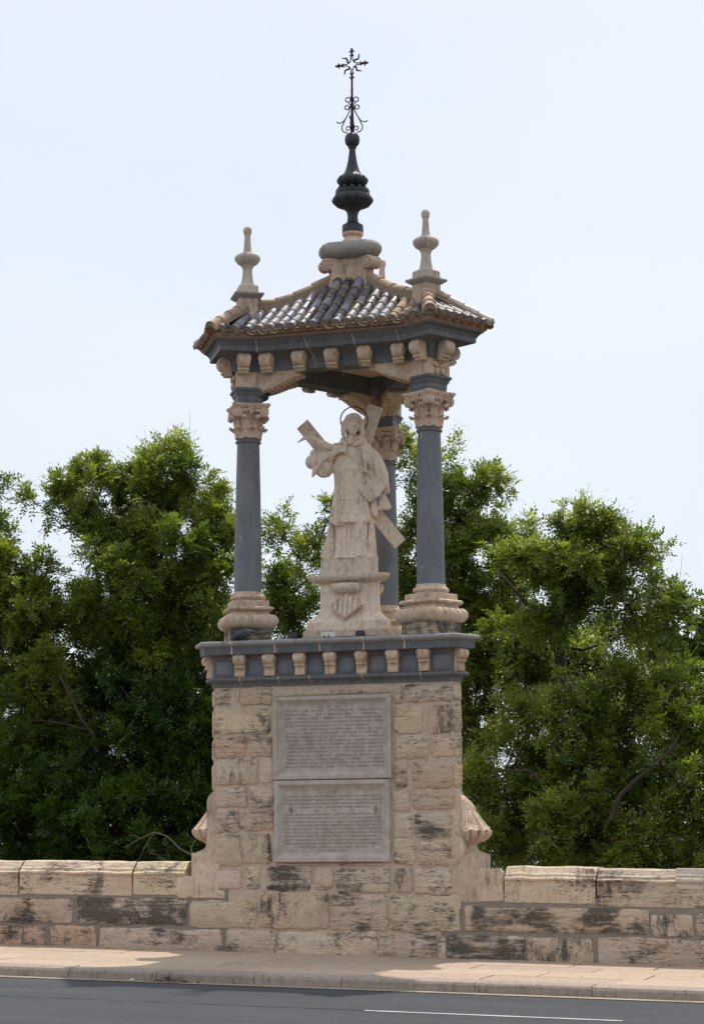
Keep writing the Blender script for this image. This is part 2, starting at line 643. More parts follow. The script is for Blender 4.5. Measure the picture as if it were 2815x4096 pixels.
def zp(x, y, dz=0):
    """pavement height: the bridge falls to the right, the pavement to the road"""
    return -SLOPE * x + .015 * (y + .85) + dz


YW = -.87          # face of the parapet and of the pedestal stones
KERB = -3.86

# ------------------------------------------------------------------ ground, bridge deck, road, pavement
mb = MB()
mb.add([(-900, -700, -5.6), (900, -700, -5.6), (900, 1500, -5.6), (-900, 1500, -5.6)], [(0, 1, 2, 3)])
struct(obj('park_ground', mb, 'ground', None, 0))


def slab_sheet(x0, x1, y0, y1, dz, thick=None, nx=1):
    mb = MB()
    vs = [(x, y, zp(x, y, dz)) for x, y in ((x0, y0), (x1, y0), (x1, y1), (x0, y1))]
    if thick:
        vs += [(x, y, z - thick) for x, y, z in vs]
        mb.add(vs, [(0, 1, 2, 3), (7, 6, 5, 4), (0, 4, 5, 1), (1, 5, 6, 2), (2, 6, 7, 3), (3, 7, 4, 0)])
    else:
        mb.add(vs, [(0, 1, 2, 3)])
    return mb


mb = slab_sheet(-60, 60, -60, -.36, -.16, 1.3)
struct(obj('bridge_deck', mb, 'mortar', None, 0))
mb = MB()
mb.add([(x, y, zp(x, y, -.10) - (0 if y > -10 else .0) ) for x, y in ((-60, -60), (60, -60), (60, KERB - .16), (-60, KERB - .16))], [(0, 1, 2, 3)])
road = struct(obj('road', mb, 'asphalt', None, 0))
mb = slab_sheet(-60, 60, KERB - .17, KERB - .0, -.094)
struct(obj('gutter', mb, 'gutter', None, 0))
# lane line: slightly worn, ends in frame, and the tar joint it follows
mb = MB()
pts = []
x = 1.92
while x < 4.06:
    x2 = min(x + .11, 4.06)
    w = .034 + rng.uniform(-.006, .006)
    mb.add([(a, b, zp(a, b, -.096)) for a, b in ((x, -5.93 - w + rng.uniform(-.004, .004)), (x2, -5.93 - w), (x2, -5.93 + w), (x, -5.93 + w))], [(0, 1, 2, 3)])
    x = x2
struct(obj('lane_marking', mb, 'paint', None, 0))
mb = MB()
x = -9.0
yj = -5.90
while x < 1.9:
    y2 = -5.90 + rng.uniform(-.02, .02)
    w = rng.uniform(.006, .016)
    mb.add([(a, b, zp(a, b, -.096)) for a, b in ((x, yj - w), (x + .16, y2 - w), (x + .16, y2 + w), (x, yj + w))], [(0, 1, 2, 3)])
    x += .16
    yj = y2
struct(obj('tar_joint', mb, 'tar', None, 0))

# pavement slabs on a bed of joint mortar
bed = struct(obj('pavement', slab_sheet(-60, 60, KERB + .3, -.6, -.012), 'joint', None, 0))
rows = [(-3.58, -2.94), (-2.93, -2.28), (-2.27, -1.60), (-1.59, -.84)]
for ri, (y0, y1) in enumerate(rows):
    x = -8.2 + rng.uniform(0, .6)
    while x < 8.5:
        L = rng.uniform(.75, 1.35)
        h = rng.uniform(-.002, .003)
        g = .012
        mb = MB()
        z = lambda a, b, d=0: zp(a, b, h + d)
        b_ = .012
        top = [(x + b_, y0 + b_), (x + L - g - b_, y0 + b_), (x + L - g - b_, y1 - b_), (x + b_, y1 - b_)]
        bot = [(x, y0), (x + L - g, y0), (x + L - g, y1), (x, y1)]
        mb.rings([[(a, b, z(a, b, -.03)) for a, b in bot], [(a, b, z(a, b, -.004)) for a, b in bot], [(a, b, z(a, b)) for a, b in top]])
        obj('slab', mb, 'slab', bed, 0)
        x += L

kerb = struct(obj('kerb', slab_sheet(-60, 60, KERB + .02, KERB + .29, -.016, .12), 'joint', None, 0))
x = -8.4
while x < 8.6:
    L = rng.uniform(.85, 1.3)
    mb = MB()
    pr = [(KERB, -.115), (KERB + .004, -.03), (KERB + .018, -.008), (KERB + .05, 0), (KERB + .285, .002), (KERB + .285, -.1)]
    j = [rng.uniform(-.004, .004) for _ in pr]
    ringA = [(x, y, zp(x, y) + z + jj) for (y, z), jj in zip(pr, j)]
    ringB = [(x + L - .008, y + .002, zp(x + L, y) + z + jj * .5) for (y, z), jj in zip(pr, j)]
    mb.rings([ringA, ringB])
    obj('kerbstone', mb, 'kerb', kerb, 0)
    x += L


# ------------------------------------------------------------------ stones
def stone_mesh(x0, z0, x1, z1, yf=YW, proud=.012, jit=.010, frame=None, step=.075):
    """one irregular dressed block on a wall face looking to -Y; frame(x, y, z) may turn it"""
    P = []
    def edge(ax, az, bx, bz):
        L = math.hypot(bx - ax, bz - az)
        n = max(1, min(7, int(L / step)))
        for i in range(n + 1):
            t = i / n
            P.append((ax + (bx - ax) * t, az + (bz - az) * t))
    r = min(.025, (x1 - x0) * .2, (z1 - z0) * .2)
    edge(x0 + r, z0, x1 - r, z0)
    edge(x1, z0 + r, x1, z1 - r)
    edge(x1 - r, z1, x0 + r, z1)
    edge(x0, z1 - r, x0, z0 + r)
    jit = min(jit, (x1 - x0) * .06, (z1 - z0) * .06)
    P = [(a + rng.uniform(-jit, jit), b + rng.uniform(-jit, jit)) for a, b in P]
    cx, cz = (x0 + x1) / 2, (z0 + z1) / 2
    e = .008
    hx, hz = max((x1 - x0) / 2, .02), max((z1 - z0) / 2, .02)
    Q = [(cx + (a - cx) * (1 - min(.4, e / hx)), cz + (b - cz) * (1 - min(.4, e / hz))) for a, b in P]
    pr = [proud + rng.uniform(-.004, .004) for _ in P]
    rings = [[(a, yf + .05, b) for a, b in P], [(a, yf - d * .55, b) for (a, b), d in zip(P, pr)], [(a, yf - d, b) for (a, b), d in zip(Q, pr)]]
    if frame:
        rings = [[frame(*q) for q in r_] for r_ in rings]
    mb = MB()
    mb.rings(rings)
    return mb


def tone(t):
    c = TONE[t]
    k = rng.uniform(.92, 1.08)
    return (c[0] * k, c[1] * k * rng.uniform(.97, 1.03), c[2] * k * rng.uniform(.95, 1.05), max(0, c[3] + rng.uniform(-.08, .08)))


COPING = [(YW, None), (YW - .004, -.150), (YW - .022, -.143), (YW - .022, -.122), (YW + .012, -.108), (YW + .026, -.080), (YW + .055, -.066),
          (YW + .062, -.058), (YW + .105, -.012), (YW + .14, 0), (-.40, 0), (-.385, -.03), (-.37, -.14), (-.37, None)]


def coping_stone(x0, x1, zt0, zb0, slope, parent, t, name='coping_stone', push=0):
    """top-course stone: dressed face below, moulded weathered cap above, running through the wall"""
    mb = MB()
    rings = []
    n = max(2, int((x1 - x0) / .16))
    for i in range(n + 1):
        x = x0 + (x1 - x0) * i / n
        zt = zt0 - slope * (x - (x0 + x1) / 2)
        zb = zb0 - slope * (x - (x0 + x1) / 2)
        e = rng.uniform(-.006, .006)
        ring = []
        for y, d in COPING:
            z = zb if d is None else zt + d + e + rng.uniform(-.003, .003)
            ring.append((x + (rng.uniform(-.006, .006) if i in (0, n) else 0), y - push + rng.uniform(-.003, .003), z))
        rings.append(ring)
    mb.rings(rings)
    obj(name, mb, 'trav', parent, 18, tone(t))


def wall_core(name, x0, x1, label):
    mb = MB()
    mb.rings([[(x, y, zp(x, 0) - .013 + z) for y, z in ((YW + .006, -.35), (YW + .006, .66), (-.42, .66), (-.42, -1.2), (-.80, -1.2))] for x in (x0, x1)])
    o = obj(name, mb, 'greymortar', None, 0)
    tag(o, label, 'wall')
    return o


WL = [(-4.059, 0.32, -3.044, 0.592, 'l'), (-2.987, 0.308, -1.674, 0.598, 'x'), (-4.248, 0.04, -3.654, 0.302, 'r'), (-3.625, 0.04, -3.375, 0.295, 'r'), (-3.307, 0.03, -2.765, 0.288, 'r'), (-2.717, -0.01, -1.26, 0.267, 'l'),
      (-5.2, .34, -4.1, .62, 'g'), (-6.5, .37, -5.25, .65, 'l'), (-5.6, .08, -4.29, .31, 'l'), (-6.9, .10, -5.65, .34, 'p'), (-7.6, .38, -6.55, .67, 'g'), (-8.1, .12, -6.95, .36, 'l')]
WLT = [(-4.441, 0.637, -3.72, 1.012, 'g'), (-3.696, 0.632, -2.335, 1.003, 'l'), (-2.311, 0.632, -1.70, 0.991, 'l'), (-5.9, .665, -4.465, 1.04, 'l'), (-7.4, .70, -5.92, 1.07, 'g'), (-8.2, .73, -7.42, 1.09, 'l')]
WR = [(1.467, 0.248, 3.402, 0.496, 'y'), (3.441, 0.211, 3.867, 0.435, 'g'), (3.907, 0.186, 4.704, 0.444, 'g'), (1.275, -0.09, 2.103, 0.211, 'x'), (2.128, -0.11, 2.823, 0.184, 'l'), (2.88, -0.14, 4.295, 0.186, 'p'),
      (4.75, .16, 6.0, .42, 'l'), (6.05, .13, 7.3, .40, 'g'), (4.33, -.17, 5.6, .155, 'l'), (5.64, -.2, 7.0, .12, 'p'), (7.04, -.22, 8.2, .09, 'l'), (7.35, .10, 8.4, .36, 'l')]
WRT = [(1.90, 0.547, 2.867, 0.921, 'l'), (2.882, 0.506, 4.05, 0.895, 'g'), (4.06, .49, 5.5, .865, 'l'), (5.52, .46, 7.0, .835, 'l'), (7.02, .43, 8.4, .80, 'g')]

wall_l = wall_core('parapet_wall', -8.2, -1.2, 'long weathered stone parapet left of the shrine, with reddish blocks in its bottom course')
wall_r = wall_core('parapet_wall', 1.2, 8.4, 'long weathered stone parapet right of the shrine, with a pale patch let into its coping')
for wall, low, top in ((wall_l, WL, WLT), (wall_r, WR, WRT)):
    for x0, z0, x1, z1, t in low:
        mid = (x0 + x1) / 2
        mb = stone_mesh(x0, z0, x1, z1, YW + .006, .014, .014)
        sl = .018
        mb.v = [(x, y, z - sl * (x - mid)) for x, y, z in mb.v]
        cc = tone(t)
        obj('stone', mb, 'trav', wall, 40, (cc[0] * .95, cc[1] * .95, cc[2] * .95, cc[3] + .12))
    for x0, z0, x1, z1, t in top:
        coping_stone(x0, x1, z1, z0, .017, wall, t)
# the newer pale piece let into the coping at the far right
mb = MB()
rings = []
for x in (3.70, 4.15, 4.9):
    zt = .889 - .017 * (x - 3.9)
    rings.append([(x, y, zt + z) for y, z in ((YW - .016, -.20), (YW - .016, -.135), (YW - .034, -.13), (YW - .030, -.10), (YW - .006, -.085), (YW - .002, -.06), (YW + .02, -.055), (YW + .05, .004), (YW + .12, .008), (YW + .2, -.1), (YW + .1, -.2))])
mb.rings(rings)
obj('coping_patch', mb, 'pale', wall_r, 30)

# ------------------------------------------------------------------ the shrine
shrine = empty('wayside_shrine', (0, 0, 0))
tag(shrine, 'three-columned stone shrine with blue tiled roof standing on a tall inscribed pedestal', 'shrine')
PA, PC = .863, 1.609           # pedestal: front apothem, cut-corner radius


def ped6(d):
    return poly6(PA + d, PC + d)


pedestal = obj('pedestal', moulding(ped6, [(-.006, -5.6), (-.006, 2.91)]), 'mortar', shrine, 0)
PED = [(-1.365, 2.706, -1.179, 2.892, 'g'), (-1.108, 2.744, -1.071, 2.863, 'l'), (-1.065, 2.691, -0.699, 2.886, 'b'), (-1.365, 2.378, -0.724, 2.643, 'w'), (-1.362, 2.126, -0.995, 2.348, 'r'), (-0.965, 2.133, -0.694, 2.359, 'b'), (-1.359, 1.832, -0.849, 2.101, 'g'), (-0.831, 1.846, -0.674, 2.113, 'l'), (-1.358, 1.585, -0.974, 1.8, 'g'), (-0.947, 1.576, -0.677, 1.786, 'l'), (-1.339, 1.3, -1.067, 1.566, 'l'), (-1.044, 1.329, -0.674, 1.551, 'p'), (-1.34, 0.95, -1.048, 1.286, 'l'), (-1.026, 0.963, -0.707, 1.294, 'd'), (0.714, 2.668, 0.794, 2.867, 'b'), (0.818, 2.682, 1.36, 2.867, 'g'), (0.709, 2.341, 1.024, 2.651, 'w'), (1.09, 2.347, 1.36, 2.641, 'd'), (0.711, 2.078, 1.086, 2.322, 'l'), (1.125, 2.089, 1.36, 2.3, 'w'), (0.704, 1.754, 0.843, 2.034, 'b'), (0.891, 1.758, 1.36, 2.032, 'b'), (0.692, 1.525, 0.87, 1.735, 'l'), (0.903, 1.53, 1.36, 1.735, 'b'), (0.689, 1.237, 0.886, 1.497, 'l'), (0.919, 1.226, 1.333, 1.489, 'g'), (0.697, 0.96, 0.926, 1.219, 'l'), (0.974, 0.932, 1.329, 1.198, 'w'), (-0.669, 2.782, -0.328, 2.826, 'l'), (-0.322, 2.782, -0.014, 2.826, 'l'), (-0.006, 2.785, 0.317, 2.826, 'w'), (0.323, 2.785, 0.69, 2.826, 'l'), (-1.318, 0.695, -1.044, 0.902, 'l'), (-1.335, 0.592, -1.235, 0.678, 'l'), (-0.974, 0.691, -0.841, 0.94, 'l'), (-0.751, 0.674, -0.239, 0.934, 'x'), (-0.194, 0.691, 0.01, 0.915, 'p'), (0.037, 0.654, 0.643, 0.922, 'g'), (0.704, 0.657, 0.895, 0.912, 'b'), (0.925, 0.641, 1.321, 0.895, 'l'), (-0.648, 0.943, 0.557, 0.968, 'l'), (-1.637, 0.284, -0.876, 0.565, 'l'), (-0.828, 0.271, -0.053, 0.649, 'w'), (-0.023, 0.253, 0.614, 0.624, 'l'), (0.649, 0.252, 1.416, 0.621, 'l'), (-1.221, -0.04, -0.648, 0.252, 'l'), (-0.628, -0.05, 0.507, 0.235, 'l'), (0.533, -0.07, 1.158, 0.223, 'g'), (1.168, -0.08, 1.257, 0.201, 'l')]
for x0, z0, x1, z1, t in PED:
    pr_ = .013 if z0 > .66 else .016
    obj('stone', stone_mesh(x0, z0, x1, z1, -PA, pr_ * rng.uniform(.6, 1.15), .015), 'trav', pedestal, 40, tone(t))
# quoins on the cut corners
T0 = (PA - .5 * PC) / S3
for an in (-30, -150):
    ar = math.radians(an)
    def fr(x, y, z, ar=ar):
        # x along the corner face, y outward is -y
        px, py = rot2((PC - (y + PC), x), ar)
        return (px, py, z)
    z = 1.78 if an == -30 else 1.78
    for (z0, z1, t) in ((2.68, 2.87, 'g'), (2.35, 2.64, 'd' if an == -30 else 'w'), (2.09, 2.31, 'b'), (1.77, 2.04, 'b'), (1.52, 1.74, 'g'), (1.24, 1.49, 'l'), (.93, 1.2, 'l')):
        obj('stone', stone_mesh(-T0 + .004, z0, T0 - .004, z1, -PC, .012, .005, fr), 'trav', pedestal, 40, tone(t))

# lower cornice of blue-grey marble with carved brackets
CPROF = [(.012, 2.895), (.014, 2.925), (.03, 2.94), (.034, 2.952)] + arcprof(.055, 2.974, .024, -90, 90, 8) + [(.022, 2.999), (.022, 3.20), (.035, 3.225), (.06, 3.238), (.135, 3.248), (.142, 3.333), (.150, 3.342)] + arcprof(.165, 3.367, .026, -80, 100, 8) + [(.10, 3.398), (-.3, 3.402)]
lower = obj('lower_cornice', moulding(ped6, [q for q in CPROF if q[1] < 3.335] + [(.10, 3.336), (-.3, 3.337)]), 'shademarble', shrine, 40)
obj('cornice_roll', moulding(ped6, [(.10, 3.334)] + [q for q in CPROF if q[1] > 3.332]), 'bleached', lower, 40)
# mortar joints across the cornice
def profile_slice(prof, x0, x1, base, grow, lean=0, zmid=3.1):
    mb = MB()
    mb.rings([[(x + lean * (z - zmid), -(base + d + grow), z) for d, z in prof] + [(x, -(base - .05), prof[-1][1]), (x, -(base - .05), prof[0][1])] for x in (x0, x1)])
    return mb
for xj in (-1.12, -.62, -.10, .40, .86):
    obj('mortar_joint', profile_slice([q for q in CPROF if q[1] > 3.24 and q[0] > .12], xj, xj + .016, PA, .0025), 'mortar', lower, 30)
for xj in (-1.05, -.60, -.24, .36, 1.02):
    obj('mortar_joint', profile_slice([q for q in CPROF if q[1] < 3.0 and q[0] > .013], xj, xj + .011, PA, .0025), 'mortar', lower, 30)
# inset frieze panels between the brackets
BX = [-1.045, -.70, -.348, .005, .362, .715, 1.06]
fp = MB()
for i in range(len(BX) - 1):
    m_ = (BX[i] + BX[i + 1]) / 2
    obj('frieze_panel', stone_mesh(m_ - .085, 3.022, m_ + .085, 3.185, -(PA + .022), .007, .004), 'marble', lower, 40)
for m_ in (-1.24, 1.245):
    obj('frieze_panel', stone_mesh(m_ - .095, 3.022, m_ + .095, 3.185, -(PA + .022), .007, .004), 'marble', lower, 40)


def bracket_mesh(w, h, pr, foot=.55):
    """scroll bracket: origin at wall face top centre, projecting to -Y, hanging to -h"""
    mb = MB()
    # side profile (out, z): big volute roll on top, curling back to a narrow leafy stem
    R = pr * .50
    prof = [(0, 0), (pr * .62, 0)]
    prof += [(pr - R + R * math.cos(math.radians(a)), -R + R * math.sin(math.radians(a))) for a in range(80, -100, -18)]
    zlip = -2 * R - .002
    prof += [(pr * .62, zlip - h * .07), (pr * .66, zlip - h * .11), (pr * .52, zlip - h * .13), (pr * .42, zlip - h * .10), (pr * .40, -h * .68), (pr * .50, -h * .84), (pr * .52, -h * .95), (pr * .44, -h), (0, -h)]
    n = len(prof)
    zt = -h * .55
    def wd(z):
        return w if z > zlip - h * .05 else w * (.96 + .05 * math.sin(z * 60))
    A = [(-wd(z) / 2, -o, z) for o, z in prof]
    B = [(wd(z) / 2, -o, z) for o, z in prof]
    mb.rings([A, B])
    # volute spirals on both cheeks
    for s in (-1, 1):
        sp = spiral((pr - R, -R), R * .86, 1.7, 18, .2)
        mb.tube([(s * (w / 2 + .001), -o, z) for o, z in sp], R * .16, 5)
        mb.ball((s * w / 2, -(pr - R), -R), (R * .26, R * .26, R * .26), 8, 5)
    # bead string and scalloped lip on the front
    for i in range(6):
        a = math.radians(62 - i * 22)
        mb.ball((0, -(pr - R + R * math.cos(a)), -R + R * math.sin(a)), w * (.085 - .004 * i), 6, 4)
    for s in (-1, 1):
        a = math.radians(62)
        mb.ball((s * w * .25, -(pr - R + R * .99 * math.cos(a)), -R + R * .99 * math.sin(a)), (w * .2, .010, .016), 8, 5)
    for i in range(4):
        mb.ball(((i - 1.5) * w * .25, -pr * .62, zlip - h * .085), (w * .13, .014, .016), 6, 4)
    # leaf veins on the stem
    for s in (-1, 0, 1):
        mb.tube([(s * w * .22, -pr * .44, zlip - h * .13), (s * w * .26, -pr * .43, -h * .72), (s * w * .30, -pr * .53, -h * .93)], w * .065, 5)
    # foot plate
    return mb


BRK_L = bracket_mesh(.118, .255, .118).mesh('bracket', 40)
BRK_U = bracket_mesh(.125, .225, .165).mesh('bracket', 40)


def put_bracket(me, parent, apo, x, z, an):
    """on a face whose outward normal points to angle an (deg), at apothem apo, x along it"""
    ar = math.radians(an)
    p = rot2((apo, x), ar)
    o = link('bracket', me, 'carved', parent)
    o.location = (p[0], p[1], z)
    o.rotation_euler = (rng.uniform(-.015, .015), rng.uniform(-.02, .02), ar + PI / 2 + rng.uniform(-.02, .02))
    o.scale = (rng.uniform(.95, 1.04), rng.uniform(.94, 1.0), rng.uniform(.96, 1.02))
    return o


for x in BX:
    put_bracket(BRK_L, lower, PA + .020, x, 3.250, -90)
for an in (-30, -150, 90):
    put_bracket(BRK_L, lower, PC + .020, 0, 3.250, an)
for an in (30, 150):
    for x in (-1.05, -.35, .35, 1.05):
        put_bracket(BRK_L, lower, PA + .020, x, 3.250, an)

# plaques
def plaque(x0, z0, x1, z1, frw, lab):
    y = -PA - .004
    mb = MB()
    def rect(i, yy):
        return [(x0 + i, yy, z0 + i), (x1 - i, yy, z0 + i), (x1 - i, yy, z1 - i), (x0 + i, yy, z1 - i)]
    mb.rings([rect(0, y + .05), rect(0, y - .042), rect(.006, y - .046), rect(frw * .42, y - .046), rect(frw * .46, y - .041), rect(frw * .93, y - .006), rect(frw, y - .0055), rect(frw + .002, y + .002)], True)
    o = obj('plaque', mb, 'plaque', shrine, 30)
    o['label'] = lab
    return o, y + .002


def text_line(s, x0, x1, zc, cap, y, parent, tilt=0.0):
    cu = bpy.data.curves.new('t', 'FONT')
    cu.body = s
    cu.resolution_u = 2
    cu.size = 1
    cu.offset = -.002
    to = bpy.data.objects.new('t', cu)
    COL.objects.link(to)
    dg = bpy.context.evaluated_depsgraph_get()
    me = bpy.data.meshes.new_from_object(to.evaluated_get(dg))
    bpy.data.objects.remove(to)
    bpy.data.curves.remove(cu)
    n = len(me.vertices)
    co = np.empty(n * 3)
    me.vertices.foreach_get('co', co)
    co = co.reshape(-1, 3)
    mn, mx = co.min(0), co.max(0)
    out = np.empty_like(co)
    out[:, 0] = x0 + (co[:, 0] - mn[0]) / (mx[0] - mn[0]) * (x1 - x0)
    out[:, 1] = y - .0012
    out[:, 2] = zc - cap / 2 + co[:, 1] / .72 * cap + tilt * (out[:, 0] - (x0 + x1) / 2)
    me.vertices.foreach_set('co', out.ravel())
    me.update()
    me.name = 'inscription_line'
    me.materials.clear()
    o = link('inscription_line', me, 'cutshade', parent)
    o['kind'] = 'stuff'
    return o


pl1, yt = plaque(-.662, 1.868, .680, 2.768, .085, 'upper grey marble plaque with a dense Latin inscription headed S P Q V')
UP = [(610, 970, 'S · P · Q · V', 1.35), (180, 1370, 'PERFECTÆ  SVNT  VTRIVSQVE  VINCENTII', 1), (182, 1335, 'MARTYRIS    ET    FERRARII      PRIMA-', 1), (182, 1375, 'RIÆ     IMAGINES  OBSERVATIÆ ET REVERENTIÆ', 1), (175, 1400, 'QVA PATRONOS SVOS VALENTIV REGNVM PRO-', 1), (185, 1215, 'SEQVITVR ERGO. FRANCISCO  BALLERERA', 1), (380, 1390, 'DNO PRIMARIO PATRITIORV CONS  D  HIER-', 1), (190, 1325, 'ONYMO FERRER PATRITIO  MILITÆ  S. IACOBI', 1), (185, 1395, 'OPERV. PRÆFECTO ECCLESIAST. FRANC   MARCH', 1), (195, 1390, 'PRIMARIO CIVIV.CONS. ET TRIBVNO  PLEBIS CAROLO', 1), (225, 1395, 'VALERO PATRITIO EQVESTRI OPERV PRÆFECTO', 1), (192, 1380, 'GASPARE RAMO PATRITIO  MELCHIOR  CERDA', 1), (205, 1380, 'OPERV CIVIV PRÆFECTO  MICHAELE  IOANE', 1), (205, 1400, 'CASANOVA  GASPARE  GRANADA  FRANCISCO', 1), (205, 1390, 'HIERONIMO MASCARELL  CONS   CIVIBVS:', 1), (205, 1395, 'MARCO RVIZIO DE BARCENA  RATIONVM VRB', 1), (175, 1390, 'ANARV.  PRÆFECTO . XVIII. DIE  FEBR  ANNO MDCIII', 1)]
KX = .3258 / 349.0
for i, (a, b, s, k) in enumerate(UP):
    zc = 2.653 - i * .0405
    text_line(s, -.662 + (a - 55) * KX, -.662 + (b - 55) * KX, zc, (.0245 if i else .024) * k, yt, pl1, .002)
pl2, yt = plaque(-.652, .980, .660, 1.856, .105, 'lower grey marble plaque with a Latin inscription headed D O M')
LO = [(600, 985, 'D    ·    O    ·    M', 1.25), (190, 1355, 'ILL.MO ET EX.MO D.D.FRAT.IOANNI  THOMÆ.DE ROCABERTI.ARCHI', 1), (190, 1355, 'EPISCOPO.VALENT.SANCTI.VINCENTII.MARTYRIS.SIMVLACRVM', 1), (190, 1360, 'SVB.DIO.OBIECTVM.A SÆVA TEMPORIS INIVRIA.PERPOLITE VI', 1), (358, 1225, 'NDICANTI.HOC.BENEMERITI.MONVMENTVM', 1), (570, 1030, 'D          C          O', 1.25), (187, 1355, 'DON ONVFRIVS.VINCENTIVS.D.IXAR ET ESCRIVA COMES DE LA', 1), (187, 1355, 'ALCVDIA ET GESTALGARI.MILIT.COS DOCTOR MELCHIOR FVST', 1), (187, 1360, 'ER CANONIC.MAGIST PRÆ . PRO . BRACH.ECLE.IOSEPHVS IVANI', 1), (187, 1365, 'CIV.COS.IOANNES BAPTISTA SEBREGONDI ET CALVILLO PRO M', 1), (187, 1370, 'ILIT. BRACH PRÆF. DON FELI PALAVESINO II. MILIT COS DIONI', 1), (187, 1355, 'SIVS TENSA II.CIV.COS  GASPAR DOMINGO CANONIC PRÆ F.E', 1), (187, 1355, 'AB.NOV.VINCENTIVS FELIZES ET AVGVSTINVS MONREAL CI', 1), (187, 1365, 'BIV COSS IACOBVS NICOLAVS DE ONA PRO REGALI BRACH PRÆF', 1), (187, 1360, 'GREGORIVS GVILLEM RATION PRÆF  ONVPHRIVS ESQVERDO', 1), (290, 1260, '=  TRIB.PLEB.IOSEPHVS LLOP FAB. ADVOC   =', 1), (590, 935, 'ANNO MDCLXXXIII', .7)]
for i, (a, b, s, k) in enumerate(LO):
    zc = 1.723 - i * .0389
    text_line(s, -.652 + (a - 60) * KX, -.652 + (b - 60) * KX, zc, .0240 * k, yt, pl2, .002)
# two small engraved lozenge shields
for cx in (-.652 + 195 * KX, -.652 + 1225 * KX):
    mb = MB()
    zc = 1.723 - 4.75 * .0389
    for s in (-1, 1):
        for t in (-1, 1):
            mb.tube([(cx + s * .030, yt - .001, zc), (cx, yt - .001, zc + t * .034)], .0022, 4)
    for q in (-.012, -.004, .004, .012):
        hh = .034 * (1 - abs(q) / .03)
        mb.tube([(cx + q, yt - .001, zc - hh), (cx + q, yt - .001, zc + hh)], .0018, 4)
    mb.tube([(cx - .026, yt - .001, zc + .046), (cx, yt - .001, zc + .040), (cx + .026, yt - .001, zc + .046)], .002, 4)
    obj('engraved_shield', mb, 'cutshade', pl2, 30)

# ------------------------------------------------------------------ side scrolls with half urns at the pedestal's foot
for s in (-1, 1):
    sc = MB()
    # upright slab with a slanted scroll top
    zt = 1.745 if s < 0 else 1.715
    y0, y1 = -.862, -.50
    prof = [(1.30, .95), (1.452, .95), (1.452, zt - .10), (1.435, zt - .05), (1.40, zt - .006), (1.385, zt), (1.30, zt)]
    front = [(s * x, y0, z) for x, z in prof]
    mid = [(s * (x + (.012 if x > 1.31 else 0)), (y0 + y1) / 2, z - (.02 if z > 1.2 else 0)) for x, z in prof]
    back = [(s * (x + (.06 if x > 1.31 else 0)), y1, z - (.10 if z > 1.2 else 0)) for x, z in prof]
    sc.rings([front, mid, back])
    urn = obj('urn_buttress', sc, 'pocked', shrine, 30)
    # plinth block that butts the parapet
    mb = MB()
    zb = .60 if s < 0 else .555
    mb.box(s * 1.30 if s > 0 else -1.625, -.868, zb, 1.64 if s > 0 else s * 1.30, -.42, 1.085 if s < 0 else 1.05)
    obj('plinth', mb, 'pocked', urn, 0)
    if s < 0:
        mb = stone_mesh(-1.80, .60, -1.60, .83, YW + .004, .012, .02)
        obj('plinth_toe', mb, 'pocked', urn, 40)
    else:
        mb = stone_mesh(1.62, .555, 1.885, .90, YW + .004, .010, .012)
        obj('plinth_toe', mb, 'pocked', urn, 40)
    # half urn
    zb = 1.085 if s < 0 else 1.05
    mb = MB()
    prof = [(.21, zb + .0), (.21, zb + .012), (.17, zb + .022), (.125, zb + .045), (.105, zb + .08), (.11, zb + .108), (.135, zb + .114), (.132, zb + .122), (.175, zb + .14, .14), (.215, zb + .175, .17), (.240, zb + .215, .17), (.250, zb + .25, .13), (.252, zb + .262), (.235, zb + .272), (.205, zb + .30), (.165, zb + .35), (.125, zb + .405), (.085, zb + .455), (.03, zb + .47)]
    mb.lathe(prof, 96, 16, (s * 1.44, -.62))
    obj('urn', mb, 'pocked', urn, 40)
    # raised ribs on its lid
    mb = MB()
    for k in range(8):
        a = 2 * PI * k / 8 + .2
        mb.tube([(s * 1.44 + r * math.cos(a), -.62 + r * math.sin(a), z + .003) for r, z in ((.238, zb + .27), (.205, zb + .30), (.165, zb + .35), (.125, zb + .405), (.085, zb + .455))], .013, 5)
    obj('lid_rib', mb, 'pocked', urn, 40)

# ------------------------------------------------------------------ columns
RC = 1.23
ANG = [-150, -30, 90]


def sqr(h, z, n=1, bul=0.0, lob=0, amp=0.0):
    """square ring with n points a side; lob lobes a side of depth amp"""
    out = []
    for k in range(4):
        for i in range(n):
            t = -1 + 2 * i / n
            d = h
            if lob:
                d = h - amp + amp * abs(math.sin(lob * PI * (t + 1) / 2)) ** .6 * 1.3
            x, y = d, t * h
            a = k * PI / 2
            out.append((x * math.cos(a) - y * math.sin(a), x * math.sin(a) + y * math.cos(a), z))
    return out


def make_base():
    mb = MB()
    g = 40
    lob = 6
    R_ = []
    for h, z, am in ((.225, 3.548, 0), (.262, 3.562, .008), (.288, 3.592, .020), (.298, 3.63, .026), (.292, 3.665, .024), (.272, 3.695, .014), (.245, 3.708, 0)):
        R_.append(sqr(h, z, g, 0, lob, am))
    mb.rings(R_)
    mb.rings([sqr(h, z) for h, z in ((.215, 3.70), (.212, 3.735), (.218, 3.745), (.238, 3.752), (.250, 3.768), (.248, 3.785), (.232, 3.797), (.205, 3.803), (.203, 3.862), (.198, 3.866))])
    mb.lathe([(.178, 3.862), (.176, 3.878), (.178, 3.886)] + [(.178 + .022 * math.sin(math.radians(a)), 3.910 - .025 * math.cos(math.radians(a))) for a in range(0, 181, 20)] + [(.170, 3.94), (.166, 3.96), (.163, 3.972)], 32)
    return mb.mesh('base', 40)


def make_plinth():
    mb = MB()
    mb.rings([sqr(.232, 3.385, 4), sqr(.231, 3.46, 4), sqr(.230, 3.545, 4), sqr(.222, 3.555, 4)])
    return mb.mesh('plinth', 30)


